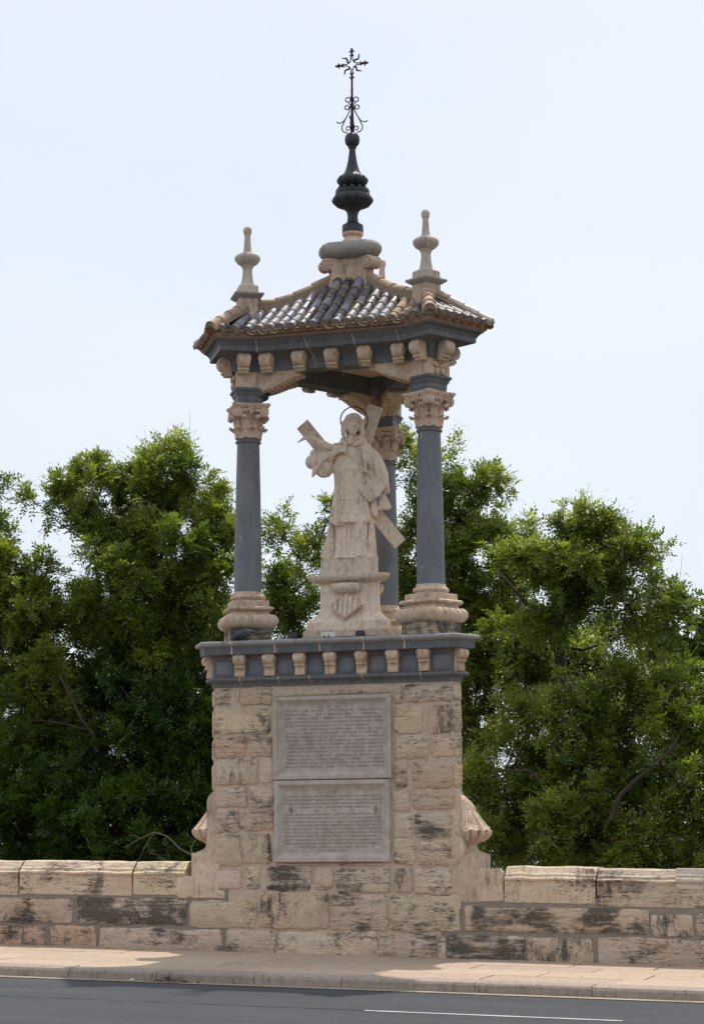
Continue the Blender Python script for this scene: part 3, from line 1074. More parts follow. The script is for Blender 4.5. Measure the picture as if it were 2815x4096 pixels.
def make_shaft():
    mb = MB()
    prof = [(.160, 3.968), (.157, 3.985), (.1555, 4.0)]
    for i in range(11):
        t = i / 10
        prof.append((.1555 - .0285 * t ** 1.5, 4.0 + 1.66 * t))
    prof += [(.127, 5.664), (.130, 5.672), (.142, 5.678), (.1475, 5.69), (.142, 5.702), (.130, 5.708), (.126, 5.72)]
    mb.lathe(prof, 48)
    return mb.mesh('shaft', 40)


def leaf(mb, an, z0, h, r0, out, w):
    """acanthus leaf: hugs the bell then rolls outward"""
    prof = []
    n = 9
    for i in range(n + 1):
        t = i / n
        if t < .7:
            q = t / .7
            r = r0 + .012 + .03 * q * q
            z = z0 + h * q * .92
        else:
            q = (t - .7) / .3
            a = q * PI * 1.05
            r = r0 + .042 + out * math.sin(a * .5) ** 1.0
            z = z0 + h * .92 + h * .12 * math.sin(a)
        prof.append((r, z, t))
    rings = []
    for r, z, t in prof:
        ww = w * (.72 + .38 * math.sin(PI * min(1, t * .95 + .1)) + .10 * abs(math.sin(t * PI * 4)))
        if t > .9:
            ww *= .72
        ring = []
        for j in range(7):
            u = (j - 3) / 3
            rr = r + .012 * (1 - abs(u)) + (.006 if j % 2 else 0)
            ring.append((rr, u * ww, z - (.018 * abs(u) ** 2 if t > .6 else 0)))
        ring2 = [(q[0] - .022, q[1] * .96, q[2] - (.012 if t > .7 else 0)) for q in reversed(ring)]
        rings.append([rot2(q[:2], an) + (q[2],) for q in ring + ring2])
    mb.rings(rings)


def make_capital():
    mb = MB()
    mb.lathe([(.118, 5.715), (.122, 5.76), (.128, 5.85), (.14, 5.94), (.165, 6.0), (.178, 6.02), (.17, 6.03)], 28)
    for k in range(8):
        leaf(mb, k * PI / 4, 5.722, .135, .122, .045, .042)
    for k in range(8):
        leaf(mb, (k + .5) * PI / 4, 5.735, .245, .126, .060, .040)
    # egg moulding
    mb.lathe([(.165, 6.005), (.192, 6.012, .10), (.205, 6.03, .14), (.20, 6.05, .10), (.18, 6.06)], 64, 20)
    # abacus, sides hollowed
    def ab(h, z, hol):
        out = []
        for k in range(4):
            a = k * PI / 2
            for i in range(9):
                t = -1 + 2 * i / 8
                d = h - hol * (1 - t * t)
                y = t * h * .90
                out.append((d * math.cos(a) - y * math.sin(a), d * math.sin(a) + y * math.cos(a), z))
        return out
    mb.rings([ab(.190, 6.058, .03), ab(.205, 6.066, .03), ab(.212, 6.085, .03), ab(.222, 6.092, .03), ab(.222, 6.112, .03), ab(.215, 6.116, .03)])
    # volutes: a spiral disc on each end of each face
    for k in range(4):
        a = k * PI / 2
        for s in (-1, 1):
            c0 = (.172, s * .150, 6.015)
            rot = Matrix.Rotation(a, 4, 'Z')
            t = MB()
            t.tube([(c0[0] - .05, c0[1], c0[2]), (c0[0] + .022, c0[1], c0[2])], .054, 14)
            t.tube([(c0[0] + .022, c0[1] + s * p[0], c0[2] + p[1]) for p in spiral((0, 0), .047, 1.8, 22, .15)], .0075, 5)
            t.ball((c0[0] + .022, c0[1], c0[2]), .013, 8, 5)
            mb.join(t, rot)
        # flower in the middle of each face
        t = MB()
        for q in range(5):
            an = q * 2 * PI / 5
            t.ball((.192, .022 * math.cos(an), 6.075 + .022 * math.sin(an)), (.018, .016, .016), 7, 5)
        t.ball((.203, 0, 6.072), .012, 7, 5)
        t.tube([(.19, 0, 6.05), (.19, 0, 5.99)], .014, 6)
        mb.join(t, Matrix.Rotation(a, 4, 'Z'))
    return mb.mesh('capital', 40)


def make_impost():
    mb = MB()
    mb.rings([sqr(h, z) for h, z in ((.140, 6.110), (.140, 6.158), (.1445, 6.160), (.1445, 6.205), (.150, 6.208), (.152, 6.222), (.160, 6.226), (.163, 6.245), (.172, 6.262), (.184, 6.270), (.184, 6.292), (.172, 6.300))])
    return mb.mesh('impost', 30)


def make_block():
    mb = MB()
    mb.rings([sqr(h, z) for h, z in ((.160, 6.298), (.165, 6.303), (.168, 6.47), (.172, 6.50))])
    return mb.mesh('corner_block', 30)


def make_flower():
    mb = MB()
    for k in range(5):
        a = PI / 2 + k * 2 * PI / 5
        for i in range(6):
            r = .028 + i * .014
            w = .032 * math.sin(PI * (i + 1) / 7.2)
            mb.ball((.172 + .012 * math.sin(i * .6), r * math.cos(a), 6.395 + r * math.sin(a)), (.016, w, w), 7, 5)
    mb.ball((.19, 0, 6.395), .022, 9, 6)
    return mb.mesh('rosette', 50)


def make_console():
    """carved corner console; local x runs along the beam away from the column, y across"""
    mb = MB()
    top, x0, x1 = 6.487, .10, .66
    low = []
    for i in range(15):
        t = i / 14
        x = x0 + (x1 - .05 - x0) * t
        z = 6.252 + .165 * t ** 1.45
        low.append((x, z - .006 * abs(math.sin(t * 18))))
    poly = low + [(x1 - .02, 6.405), (x1, 6.43), (x1 - .005, 6.462), (x1 - .03, top), (x0, top)]
    mb.prism(poly, 'y', -.098, .098)
    # leaf ridges under the curve
    for i in range(9):
        t = (i + .5) / 9
        x = x0 + .03 + (x1 - .10 - x0) * t
        z = 6.252 + .165 * t ** 1.45
        for y in (-.055, 0, .055):
            mb.ball((x, y, z - .004), (.030, .034, .017), 7, 5)
    for s in (-1, 1):
        y = s * .0985
        mb.tube([(p[0], y, p[1]) for p in spiral((x0 + .125, 6.385), .062, 1.9, 30, .14)], .0085, 5)
        mb.ball((x0 + .125, y, 6.385), (.014, .008, .014), 8, 5)
        mb.tube([(p[0], y, p[1]) for p in spiral((x1 - .045, 6.438), .030, 1.6, 20, .14)], .007, 5)
        # band following the under edge
        mb.tube([(x, y, z + .022) for x, z in low[2:]], .0085, 5)
        # sunk leaf between
        mb.tube([(x0 + .20, y, 6.46), (x0 + .26, y, 6.468), (x0 + .34, y, 6.452)], .006, 5)
        mb.tube([(x0 + .20, y, 6.455), (x0 + .24, y, 6.437), (x0 + .30, y, 6.448)], .006, 5)
    return mb.mesh('console', 40)


ME = dict(plinth=make_plinth(), base=make_base(), shaft=make_shaft(), capital=make_capital(), impost=make_impost(), block=make_block(), rosette=make_flower(), console=make_console())
for an in ANG:
    ar = math.radians(an)
    p = (RC * math.cos(ar), RC * math.sin(ar), 0)
    colm = link('column', ME['shaft'], 'marble', shrine)
    colm.location = p
    colm.rotation_euler = (0, 0, ar)
    for nm, mt in (('base', 'carved'), ('capital', 'carved'), ('impost', 'shademarble'), ('block', 'carved'), ('rosette', 'carved')):
        link({'block': 'corner_block'}.get(nm, nm), ME[nm], mt, colm)
    link('plinth', ME['plinth'], 'trav', colm, (.50, .39, .28, 1.0))
    for s in (-1, 1):
        c = link('console', ME['console'], 'carved', colm)
        c.rotation_euler = (0, 0, PI + s * math.radians(30))

# ------------------------------------------------------------------ entablature: marble beams with a stone ceiling inside
EA, EC, EW = .73, 1.43, .175


def ent12(d):
    return poly12(EA + d, EC + d, EW + d)


EPROF = [(0, 6.480), (0, 6.545), (.006, 6.550), (.008, 6.60), (.02, 6.625), (.05, 6.645), (.09, 6.655), (.188, 6.676), (.192, 6.732), (.200, 6.738), (.206, 6.752), (.235, 6.785), (.252, 6.790), (.252, 6.806)]
mb = moulding(ent12, EPROF, False)
inner = [(x, y) for x, y in poly12(.50, .90, .06)]
R0 = [(x, y, 6.480) for x, y in ent12(0)]
mb.rings([R0, [(x, y, 6.481) for x, y in inner], [(x * .985, y * .985, 6.545) for x, y in inner], [(x * .965, y * .965, 6.55) for x, y in inner], [(x * .96, y * .96, 6.76) for x, y in inner]], False)
mb.rings([[(x, y, 6.806) for x, y in ent12(.252)], [(x * .3, y * .3, 6.81) for x, y in ent12(.2)]], True)
ent = obj('entablature', mb, 'shademarble', shrine, 35)
mb = MB()
mb.rings([[(x * .962, y * .962, 6.690) for x, y in inner], [(x * .962, y * .962, 6.78) for x, y in inner]])
obj('ceiling', mb, 'carved', ent, 0)
for k in range(3):
    for x in (-.775, -.385, 0, .385, .775):
        put_bracket(BRK_U, ent, EA + .004, x, 6.672, -90 + 120 * k)
    an = -30 + 120 * k
    put_bracket(BRK_U, ent, EC + .004, 0, 6.672, an)
    # one bracket on either cheek of the turned-out block
    ar = math.radians(an)
    for s in (-1, 1):
        p = rot2((EC - .10, s * (EW + .004)), ar)
        o = link('bracket', BRK_U, 'carved', ent)
        o.location = (p[0], p[1], 6.672)
        o.rotation_euler = (0, 0, ar + s * PI / 2 + PI / 2)
# pale cracks and joints running down the marble
for xj, lean in ((-.858, .05), (-.265, -.22), (.29, -.16), (.80, -.10)):
    obj('mortar_joint', profile_slice([q for q in EPROF if q[1] < 6.79], xj, xj + .008, EA, .002, lean, 6.7), 'pale', ent, 30)

# ------------------------------------------------------------------ roof
TA, TC, TW = 1.075, 1.735, .475
ZE = 6.872
def tile12(d):
    return poly12(TA + d, TC + d, TW + d)
mb = MB()
mb.rings([[(x, y, z) for x, y in ent12(d)] for d, z in ((.245, 6.802), (.268, 6.810), (.278, 6.826), (.282, 6.868), (.1, 6.875))], True)
roof = obj('roof', mb, 'tilemortar', shrine, 0)
VX, VY = S3 * TC - .5 * TW, -.5 * TC - S3 * TW      # outer corner of the front slope
FX = (S3 * TA - TW) / .5
PXr, PYr, ZPn = 1.00, -.577, 7.215                    # ridge at the pinnacle foot


def eave_y(x):
    x = abs(x)
    return -TA if x < FX else -TA + (VY + TA) * (x - FX) / (VX - FX)


def ridge_z(r):
    return float(np.interp(r, [.22, .25, .45, .64, .87, 1.1, 1.16], [7.69, 7.667, 7.554, 7.446, 7.351, 7.31, 7.30]))


def slope_end(x):
    ax = abs(x)
    if ax < .20:
        return -.135, 7.62
    if ax <= PXr:
        return -.577 * ax, ridge_z(ax / S3) - .085
    t = (ax - PXr) / (VX - PXr)
    return PYr + (VY - PYr) * t, ZPn + (ZE - ZPn) * t ** .8


def front_pt(x, t):
    """point on the front slope: t=0 at the eave, 1 at the ridge"""
    y0 = eave_y(x)
    y1, z1 = slope_end(x)
    y = y0 + (y1 - y0) * t
    z = ZE + (z1 - ZE) * (.80 * t + .20 * t * t) - .0
    return Vector((x, y, z))


def corner_pt(s_, t):
    """slope over the turned-out corner: s_ across (-TW..TW), in the frame of the corner (x outward)"""
    a = 1 - abs(s_) / TW
    r1 = TC - (TC - 1.155) * a
    z1 = ZE + (7.225 - ZE) * a
    r = TC + (r1 - TC) * t
    return Vector((r, s_, ZE + (z1 - ZE) * t))


deck = MB()
NX, NT = 36, 6
for k in range(3):
    ro = Matrix.Rotation(math.radians(120 * k), 4, 'Z')
    grid = [[ro @ (front_pt(-VX + 2 * VX * i / NX, j / NT) - Vector((0, 0, .008))) for i in range(NX + 1)] for j in range(NT + 1)]
    deck.rings(grid, False, False)
    rc = Matrix.Rotation(math.radians(-30 + 120 * k), 4, 'Z')
    grid = [[rc @ (corner_pt(-TW + 2 * TW * i / 10, j / 4) - Vector((0, 0, .008))) for i in range(11)] for j in range(5)]
    deck.rings(grid, False, False)
obj('roof_deck', deck, 'tilemortar', roof, 30)


def barrel(p0, p1, r0, r1, thick=.010, n=7, lift=0.0, flip=False, squash=1.0):
    """half-round tile from p0 (low) to p1 (high)"""
    d = (p1 - p0).normalized()
    sd = d.cross(Vector((0, 0, 1))).normalized()
    up = sd.cross(d)
    if flip:
        up = -up
    mb = MB()
    rr = []
    for p, r in ((p0, r0), (p1, r1)):
        outer = [p + sd * (r * math.cos(PI * j / n)) + up * (r * squash * math.sin(PI * j / n) + lift) for j in range(n + 1)]
        inn = [p + sd * ((r - thick) * math.cos(PI * j / n)) + up * ((r - thick) * squash * math.sin(PI * j / n) + lift) for j in range(n, -1, -1)]
        rr.append(outer + inn)
    mb.rings(rr)
    return mb


def plug(p, d, r, depth=.03, n=7, lift=0.0):
    sd = d.cross(Vector((0, 0, 1))).normalized()
    up = sd.cross(d)
    mb = MB()
    ring = [sd * (r * math.cos(PI * j / n)) + up * (r * math.sin(PI * j / n) + lift) for j in range(n + 1)] + [-sd * r * .95 - up * r * .75, -sd * r * .5 - up * r * .95, sd * r * .5 - up * r * .95, sd * r * .95 - up * r * .75]
    mb.rings([[p + q for q in ring], [p + d * depth + q for q in ring]])
    return mb


mort = MB()        # mortar bands at the tile joints and the filled tile mouths
hidden = {}        # tiles of the two far slopes, joined by glaze
def tile(p0, p1, glaze, keep, r0=.056, r1=.048):
    mb = barrel(p0, p1, r0 * rng.uniform(.96, 1.04), r1 * rng.uniform(.96, 1.04), lift=.012)
    if keep:
        obj('tile', mb, glaze, roof, 50)
    else:
        hidden.setdefault(glaze, MB()).join(mb)


def lay_row(fn, ro, glaze, keep, tl=.205, mouth=True):
    """a row of cover tiles up a slope; fn(t) -> point"""
    pts = [ro @ fn(i / 40) for i in range(41)]
    L = [0]
    for a, b in zip(pts, pts[1:]):
        L.append(L[-1] + (b - a).length)
    tot = L[-1]
    if tot < .09:
        return
    def P(s):
        s = max(0, min(tot, s))
        for i in range(40):
            if s <= L[i + 1]:
                return pts[i].lerp(pts[i + 1], (s - L[i]) / max(1e-9, L[i + 1] - L[i]))
        return pts[-1]
    s = -.005
    first = True
    while s < tot - .05:
        e = min(tot, s + (tl * .62 if first else tl))
        a, b = P(s), P(e + .012)
        g = glaze() if callable(glaze) else glaze
        j = Vector((rng.uniform(-.004, .004), rng.uniform(-.004, .004), rng.uniform(-.002, .003)))
        tile(a + j, b + j, g, keep)
        d = (b - a).normalized()
        if e < tot - .05:
            mort.join(barrel(b - d * .024, b + d * .016, .0575, .056, .016, 7, .011))
        if first and mouth:
            mort.join(plug(a + d * .002, d, .053, .03, 7, .010))
        first = False
        s = e


def gpick(x):
    def g():
        q = rng.random()
        if x < -1.12: return 'blue' if q < .5 else 'tilemortar'
        if x < -.98: return 'blue' if q < .8 else 'skysheen'
        if x < -.36: return 'skysheen' if q < .88 else 'blue'
        if x < .12: return 'blue' if q < .68 else 'skysheen'
        if x < .48: return 'blue' if q < .62 else 'skysheen'
        if x < .66: return 'skysheen' if q < .9 else 'blue'
        if x < 1.04: return 'terra'
        return 'blue' if q < .6 else 'skysheen'
    return g


SP = .1305
for k in range(3):
    ro = Matrix.Rotation(math.radians(120 * k), 4, 'Z')
    n = 9
    for i in range(-n, n + 1):
        x = i * SP
        if abs(x) > VX - .06:
            continue
        lay_row(lambda t, x=x: front_pt(x, t), ro, gpick(x) if k == 0 else (lambda: 'blue' if rng.random() < .7 else 'terra'), k == 0)
        # channel tile mouth between two rows: red underside showing at the eave
        xm = x + SP / 2
        if abs(xm) < VX - .03:
            a, b = ro @ front_pt(xm, 0), ro @ front_pt(xm, .25)
            d = (b - a).normalized()
            mb = barrel(a - d * .03, b, .060, .052, .014, 6, -.010, True, .85)
            if k == 0:
                obj('channel_tile', mb, 'brick' if rng.random() < .6 else 'terra', roof, 50)
            else:
                hidden.setdefault('brick', MB()).join(mb)
    rc = Matrix.Rotation(math.radians(-30 + 120 * k), 4, 'Z')
    near = k in (0, 2)
    for i in range(-3, 4):
        s_ = i * .128
        lay_row(lambda t, s_=s_: corner_pt(s_, t), rc, (lambda: 'skysheen' if rng.random() < .5 else 'blue'), near)
        sm = s_ + .064
        if abs(sm) < TW - .02:
            a, b = rc @ corner_pt(sm, 0), rc @ corner_pt(sm, .5)
            d = (b - a).normalized()
            mb = barrel(a - d * .03, b, .058, .05, .014, 6, -.010, True, .85)
            if near:
                obj('channel_tile', mb, 'brick', roof, 50)
            else:
                hidden.setdefault('brick', MB()).join(mb)
    # two hips of the corner and the long ridge to the lantern
    for s in (-1, 1):
        g = 'whitetile' if (k == 0 and s > 0) else 'terra'
        A, B = Vector((TC + .01, s * (TW + .005), ZE + .03)), Vector((1.27, s * .05, 7.27))
        nT = 4
        for q in range(nT):
            p0, p1 = A.lerp(B, q / nT), A.lerp(B, (q + 1.06) / nT)
            mb = barrel(rc @ p0, rc @ p1, .070, .056, .012, 8, .0)
            if near:
                obj('hip_tile', mb, g if q < 3 else 'terra', roof, 50)
            else:
                hidden.setdefault('terra', MB()).join(mb)
        d = (rc @ B - rc @ A).normalized()
        mort.join(plug(rc @ A, d, .064, .04, 8, 0))
        mort.join(barrel(rc @ (A - Vector((0, 0, .05))), rc @ (B - Vector((0, 0, .05))), .085, .07, .03, 6))
    rs = [1.12, .90, .68, .46, .235]
    for q in range(4):
        p0, p1 = Vector((rs[q], 0, ridge_z(rs[q]) - .006)), Vector((rs[q + 1] - .02, 0, ridge_z(rs[q + 1] - .02) - .012))
        obj('ridge_tile', barrel(rc @ p0, rc @ p1, .068, .056, .012, 8), 'terra', roof, 50)
        w_ = MB()
        w_.rings([[(p_[0], sy * .066, p_[2] + dz) for sy, dz in ((-1.3, -.20), (1.3, -.20), (1, .012), (-1, .012))] for p_ in (p0, p1)])
        mort.join(w_, rc)
tag(obj('tile_mortar', mort, 'tilemortar', roof, 40), kind='stuff')
for g, mb in hidden.items():
    tag(obj('far_slope_tiles', mb, g, roof, 50), kind='stuff')


# ------------------------------------------------------------------ pinnacles
def make_pinnacle():
    mb = MB()
    mb.lathe([(.088, 7.524), (.078, 7.54), (.064, 7.60), (.055, 7.665), (.054, 7.70), (.058, 7.735), (.070, 7.752), (.076, 7.762), (.072, 7.768), (.11, 7.79, .10), (.136, 7.825, .12), (.143, 7.855, .10), (.136, 7.878, .05), (.118, 7.895), (.09, 7.908), (.058, 7.915), (.052, 7.922), (.046, 7.95), (.040, 8.01), (.036, 8.08), (.0345, 8.135), (.041, 8.138), (.043, 8.146), (.046, 8.165, .05), (.048, 8.185, .06), (.044, 8.21, .05), (.03, 8.228), (.008, 8.236)], 48, 16)
    return mb.mesh('pinnacle', 40)


def sq_mesh(name, prof):
    mb = MB()
    mb.rings([sqr(h, z) for h, z in prof])
    return mb.mesh(name, 30)


PIN = make_pinnacle()
PIER = sq_mesh('pier', [(.118, 7.0), (.112, 7.30), (.112, 7.362)])
CAPS = sq_mesh('cap_slab', [(.112, 7.356), (.125, 7.364), (.150, 7.382), (.168, 7.398), (.168, 7.418), (.12, 7.424)])
SOCK = sq_mesh('socle', [(.112, 7.42), (.108, 7.51), (.085, 7.528)])
for an in ANG:
    ar = math.radians(an)
    pn = link('pinnacle', PIN, 'pale', shrine)
    pn.location = (RC * math.cos(ar) - .015, RC * math.sin(ar), 0)
    pn.rotation_euler = (0, 0, ar)
    link('pier', PIER, 'carved', pn)
    link('cap_slab', CAPS, 'cushion', pn)
    link('socle', SOCK, 'pale', pn)

# ------------------------------------------------------------------ lantern, black spire, iron cross
mb = moulding(lambda d: poly6(.115 + d, .20 + d), [(.02, 7.50), (.02, 7.64), (.0, 7.66), (0, 7.80), (.012, 7.815), (.02, 7.84), (.03, 7.86), (.03, 7.90)])
lantern = obj('lantern', mb, 'carved', shrine, 30)
cons = MB()
prof = [(.10, 7.50), (.315, 7.50), (.30, 7.60), (.275, 7.68), (.265, 7.735)] + [(.325 + .075 * math.cos(math.radians(a)), 7.815 + .075 * math.sin(math.radians(a))) for a in range(-130, 95, 25)] + [(.27, 7.89), (.10, 7.89)]
cons.prism(prof, 'y', -.078, .078)
for s in (-1, 1):
    cons.tube([(p[0], s * .080, p[1]) for p in spiral((.325, 7.815), .062, 1.7, 24, .2)], .015, 6)
    cons.ball((.325, s * .080, 7.815), (.022, .018, .022), 8, 5)
CONS = cons.mesh('scroll', 40)
for an in ANG:
    o = link('scroll', CONS, 'carved', lantern)
    o.rotation_euler = (0, 0, math.radians(an))
def cush(d):
    P = poly6(.225 + d, .335 + d * .95)
    return P
def rounded(poly, r, n=5):
    out = []
    m = len(poly)
    for i in range(m):
        a, b, c = Vector(poly[i - 1]), Vector(poly[i]), Vector(poly[(i + 1) % m])
        p, q = b + (a - b).normalized() * r, b + (c - b).normalized() * r
        for j in range(n):
            t = j / (n - 1)
            out.append(tuple(p * (1 - t) ** 2 + b * 2 * t * (1 - t) + q * t * t))
    return out
mb = MB()
mb.rings([[(x, y, z) for x, y in rounded(cush(d), .055)] for d, z in ((-.06, 7.885), (-.01, 7.893), (.035, 7.915), (.058, 7.95), (.064, 7.985), (.058, 8.02), (.035, 8.055), (0, 8.076), (-.05, 8.086), (-.12, 8.09))])
obj('cushion', mb, 'cushion', lantern, 45)
mb = MB()
mb.lathe([(.162, 8.082), (.152, 8.10), (.128, 8.125), (.108, 8.15), (.098, 8.172), (.100, 8.182), (.115, 8.188), (.124, 8.205), (.122, 8.225), (.112, 8.238), (.1, 8.24)], 32)
obj('bell_neck', mb, 'carved', lantern, 45)
mb = MB()
mb.lathe([(.118, 8.226), (.124, 8.228), (.124, 8.305), (.118, 8.322), (.100, 8.332), (.085, 8.338), (.068, 8.36), (.061, 8.40), (.060, 8.43), (.066, 8.465), (.078, 8.495), (.105, 8.515), (.108, 8.525),
          (.150, 8.54, .05), (.200, 8.568, .09), (.228, 8.605, .11), (.226, 8.64, .09), (.208, 8.675, .05), (.196, 8.69), (.200, 8.70), (.200, 8.73), (.185, 8.742), (.12, 8.75), (.085, 8.765), (.10, 8.778, .04), (.142, 8.80, .09), (.170, 8.84, .11), (.168, 8.875, .10), (.146, 8.91, .06), (.112, 8.935), (.103, 8.948), (.084, 8.985), (.065, 9.045), (.052, 9.11), (.042, 9.18), (.0355, 9.25), (.048, 9.258), (.050, 9.27), (.046, 9.28), (.06, 9.288), (.080, 9.315), (.089, 9.355), (.084, 9.40), (.062, 9.432), (.03, 9.447)], 72, 12)
for k in range(12):
    a = 2 * PI * (k + .5) / 12
    mb.ball((.165 * math.cos(a), .165 * math.sin(a), 8.752), .026, 8, 6)
    # raised tear drops on the two bowls
    for rr, zz, r2, z2 in ((.216, 8.655, .185, 8.56), (.158, 8.895, .135, 8.80)):
        mb.tube([(rr * math.cos(a), rr * math.sin(a), zz), ((rr + .012) * math.cos(a), (rr + .012) * math.sin(a), zz - .03), (r2 * math.cos(a), r2 * math.sin(a), z2)], [.014, .020, .006], 6)
spire = obj('spire', mb, 'bronze', shrine, 45)
mb = MB()
mb.tube([(0, 0, 9.43), (0, 0, 9.80), (0, 0, 9.98), (0, 0, 10.10)], [.016, .016, .013, .012], 8)
mb.tube([(-.022, 0, 9.975), (.022, 0, 9.985)], .004, 6)
mb.tube([(0, 0, 9.43), (0, 0, 9.60), (0, 0, 9.87)], [.022, .020, .012], 8)
obj('iron_stem', mb, 'iron', spire, 40)
# scrolled iron leaves around the stem
def scroll_strip(pl, rot):
    mb = MB()
    m_ = Matrix.Rotation(rot, 4, 'Z')
    mb.tube([m_ @ Vector((x, 0, z)) for x, z in pl], .0072, 5)
    return mb
def arc(cx, cz, r, a0, a1, n=10):
    return [(cx + r * math.cos(math.radians(a0 + (a1 - a0) * i / n)), cz + r * math.sin(math.radians(a0 + (a1 - a0) * i / n))) for i in range(n + 1)]
for k in range(4):
    ro = math.radians(8 + 90 * k)
    mb = MB()
    low_ = [(.052, 9.463)] + arc(.050, 9.492, .022, -80, 180, 10)[:-2]
    big = arc(.062, 9.515, .062, -95, 40, 8) + [(.092, 9.60), (.062, 9.655), (.035, 9.71), (.022, 9.78)]
    mb.join(scroll_strip(big, ro))
    mb.join(scroll_strip([(.020, 9.49)] + arc(.048, 9.505, .024, 150, -120, 8), ro))
    mb.join(scroll_strip([(.080, 9.625), (.105, 9.592), (.135, 9.575), (.165, 9.578), (.185, 9.592)], ro))
    mb.join(scroll_strip([(.022, 9.74)] + arc(.060, 9.762, .026, 120, -150, 10), ro))
    mb.join(scroll_strip([(.020, 9.79), (.040, 9.82)] + arc(.047, 9.855, .030, -30, 190, 9) + [(.032, 9.83), (.040, 9.84)], ro))
    obj('iron_scroll', mb, 'iron', spire, 40)
# cross of lily ends and flames
cr = MB()
CZ = 10.29
for k in range(4):
    a = k * PI / 2
    def q(u, v, a=a):
        return (u * math.cos(a) - v * math.sin(a), 0, CZ + u * math.sin(a) + v * math.cos(a))
    for s in (-1, 1):
        cr.tube([q(.040 * .7071 + 0, s * .040 * .7071), q(.050, s * .016), q(.066, s * .0085), (q(.098, s * .010)), q(.112, s * .005)], .0070, 5)
    cr.tube([q(.112, -.022), q(.112, .022)], .0105, 6)
    cr.tube([q(.112, 0), q(.15, 0), q(.17, 0), q(.192, 0), q(.206, 0)], [.014, .015, .012, .017, .004], 6)
    for s in (-1, 1):
        cr.tube([q(.155, 0), q(.166, s * .014), q(.160, s * .026), q(.150, s * .028)], [.011, .010, .009, .006], 5)
    b = a + PI / 4
    def f(u, v, b=b):
        return (u * math.cos(b) - v * math.sin(b), 0, CZ + u * math.sin(b) + v * math.cos(b))
    cr.tube([f(.038, 0), f(.060, .012), f(.085, -.004), f(.105, -.012), f(.125, .002), f(.142, .016), f(.156, .014)], [.012, .012, .012, .011, .009, .007, .004], 6)
obj('iron_cross', cr, 'iron', spire, 40)

# ------------------------------------------------------------------ statue pedestal
def sp6(d, a=.215, c=.398):
    return poly6(a + d, c + 1.6 * d)


sped = empty('statue_pedestal', (0, 0, 3.40))
tag(sped, 'beige limestone pedestal with a diamond shield, under the statue', 'pedestal')
OFF = Vector((0, 0, -3.40))


def sobj(name, mb, mat, parent, smooth=35):
    mb.v = [tuple(Vector(v) + OFF) for v in mb.v]
    return obj(name, mb, mat, parent, smooth)


sobj('die', moulding(sp6, [(.098, 3.55), (.094, 3.60), (.094, 3.64), (.089, 3.646), (.070, 3.664), (.048, 3.692), (.022, 3.728), (.007, 3.765), (0, 3.80), (0, 4.075), (.01, 4.085), (.02, 4.092)]), 'statue', sped, 40)
sobj('step', moulding(sp6, [(.122, 3.40), (.122, 3.545), (.112, 3.553)]), 'pocked', sped, 30)
sobj('cap', moulding(sp6, [(.015, 4.088), (.04, 4.098), (.068, 4.112), (.080, 4.128), (.086, 4.138), (.0875, 4.142), (.084, 4.145), (.0875, 4.148), (.088, 4.176), (.078, 4.182)]), 'statue', sped, 40)
# lozenge shield with four bars, leaning out over the flare
mb = MB()
cx, cz, hw, hh = -.02, 3.828, .182, .164
def LY(z, d):
    return -.232 - .085 * (cz + hh - z) / (2 * hh) - d
loz = [(cx - hw, cz), (cx, cz - hh), (cx + hw, cz), (cx, cz + hh)]
def lring(k, d):
    return [(cx + (x - cx) * k, LY(cz + (z - cz) * k, d), cz + (z - cz) * k) for x, z in loz]
mb.rings([[(x, -.10, z) for x, z in loz], lring(1, .022), lring(.94, .024), lring(.91, .006)])
shield = sobj('lozenge_shield', mb, 'statue', sped, 20)
for q in (-.125, -.062, -.004, .050, .112):
    mb = MB()
    w = .017
    e = lambda x: .86 * hh * (1 - abs(x - cx) / hw)
    x0, x1 = cx + q - w + .004, cx + q + w + .004
    mb.rings([[(x, LY(z, d), z) for x, z in ((x0, cz - e(x0)), (x1, cz - e(x1)), (x1, cz + e(x1)), (x0, cz + e(x0)))] for d in (.004, .020)])
    sobj('shield_bar', mb, 'statue', shield, 20)
# shell crowns on the three sides
def shell():
    mb = MB()
    for i in range(9):
        t = (i - 4) / 4
        x = t * .135
        mb.tube([(x * .72, 0, 3.985), (x * .95, -.05, 4.005), (x * 1.08, -.088 + .02 * abs(t), 4.035 + .012 * math.cos(i * 2.1)), (x * 1.02, -.06, 4.075)], [.026, .030, .026, .024], 7)
    mb.ball((0, -.015, 3.995), (.115, .055, .022), 14, 6)
    return mb
for k in range(3):
    m_ = shell()
    m_.v = [(x + (cx if k == 0 else 0), y - .215, z) for x, y, z in m_.v]
    m_.xf(Matrix.Rotation(math.radians(120 * k), 4, 'Z'))
    sobj('shell_crown', m_, 'statue', sped, 60)

# ------------------------------------------------------------------ the statue
SZ = 4.182
statue = empty('statue', (-.010, -.03, SZ), math.radians(15.5))
tag(statue, 'beige stone statue of a robed figure with palm and book, backed by a diagonal cross', 'statue')
KU, KV = .000888, .000931


def S(u, v, d=0):
    """statue drawing units: u right, v down, d towards the viewer"""
    return Vector(((u - 818) * KU, -d * KU, (2278 - v) * KV))


def sphere(mb, u, v, d, ru, rv=None, rd=None, seg=14, ring=10, rot=0):
    rv = rv or ru
    rd = rd or ru
    mb.ball(S(u, v, d), (ru * KU, rd * KU, rv * KV), seg, ring, Matrix.Rotation(rot, 3, 'Y') if rot else None)


def capsule(mb, pts, n=12):
    """pts: (u, v, d, r)"""
    P = [S(*p[:3]) for p in pts]
    R_ = [p[3] * KU for p in pts]
    mb.tube(P, R_, n)
    mb.ball(P[0], R_[0], n, 8)
    mb.ball(P[-1], R_[-1], n, 8)


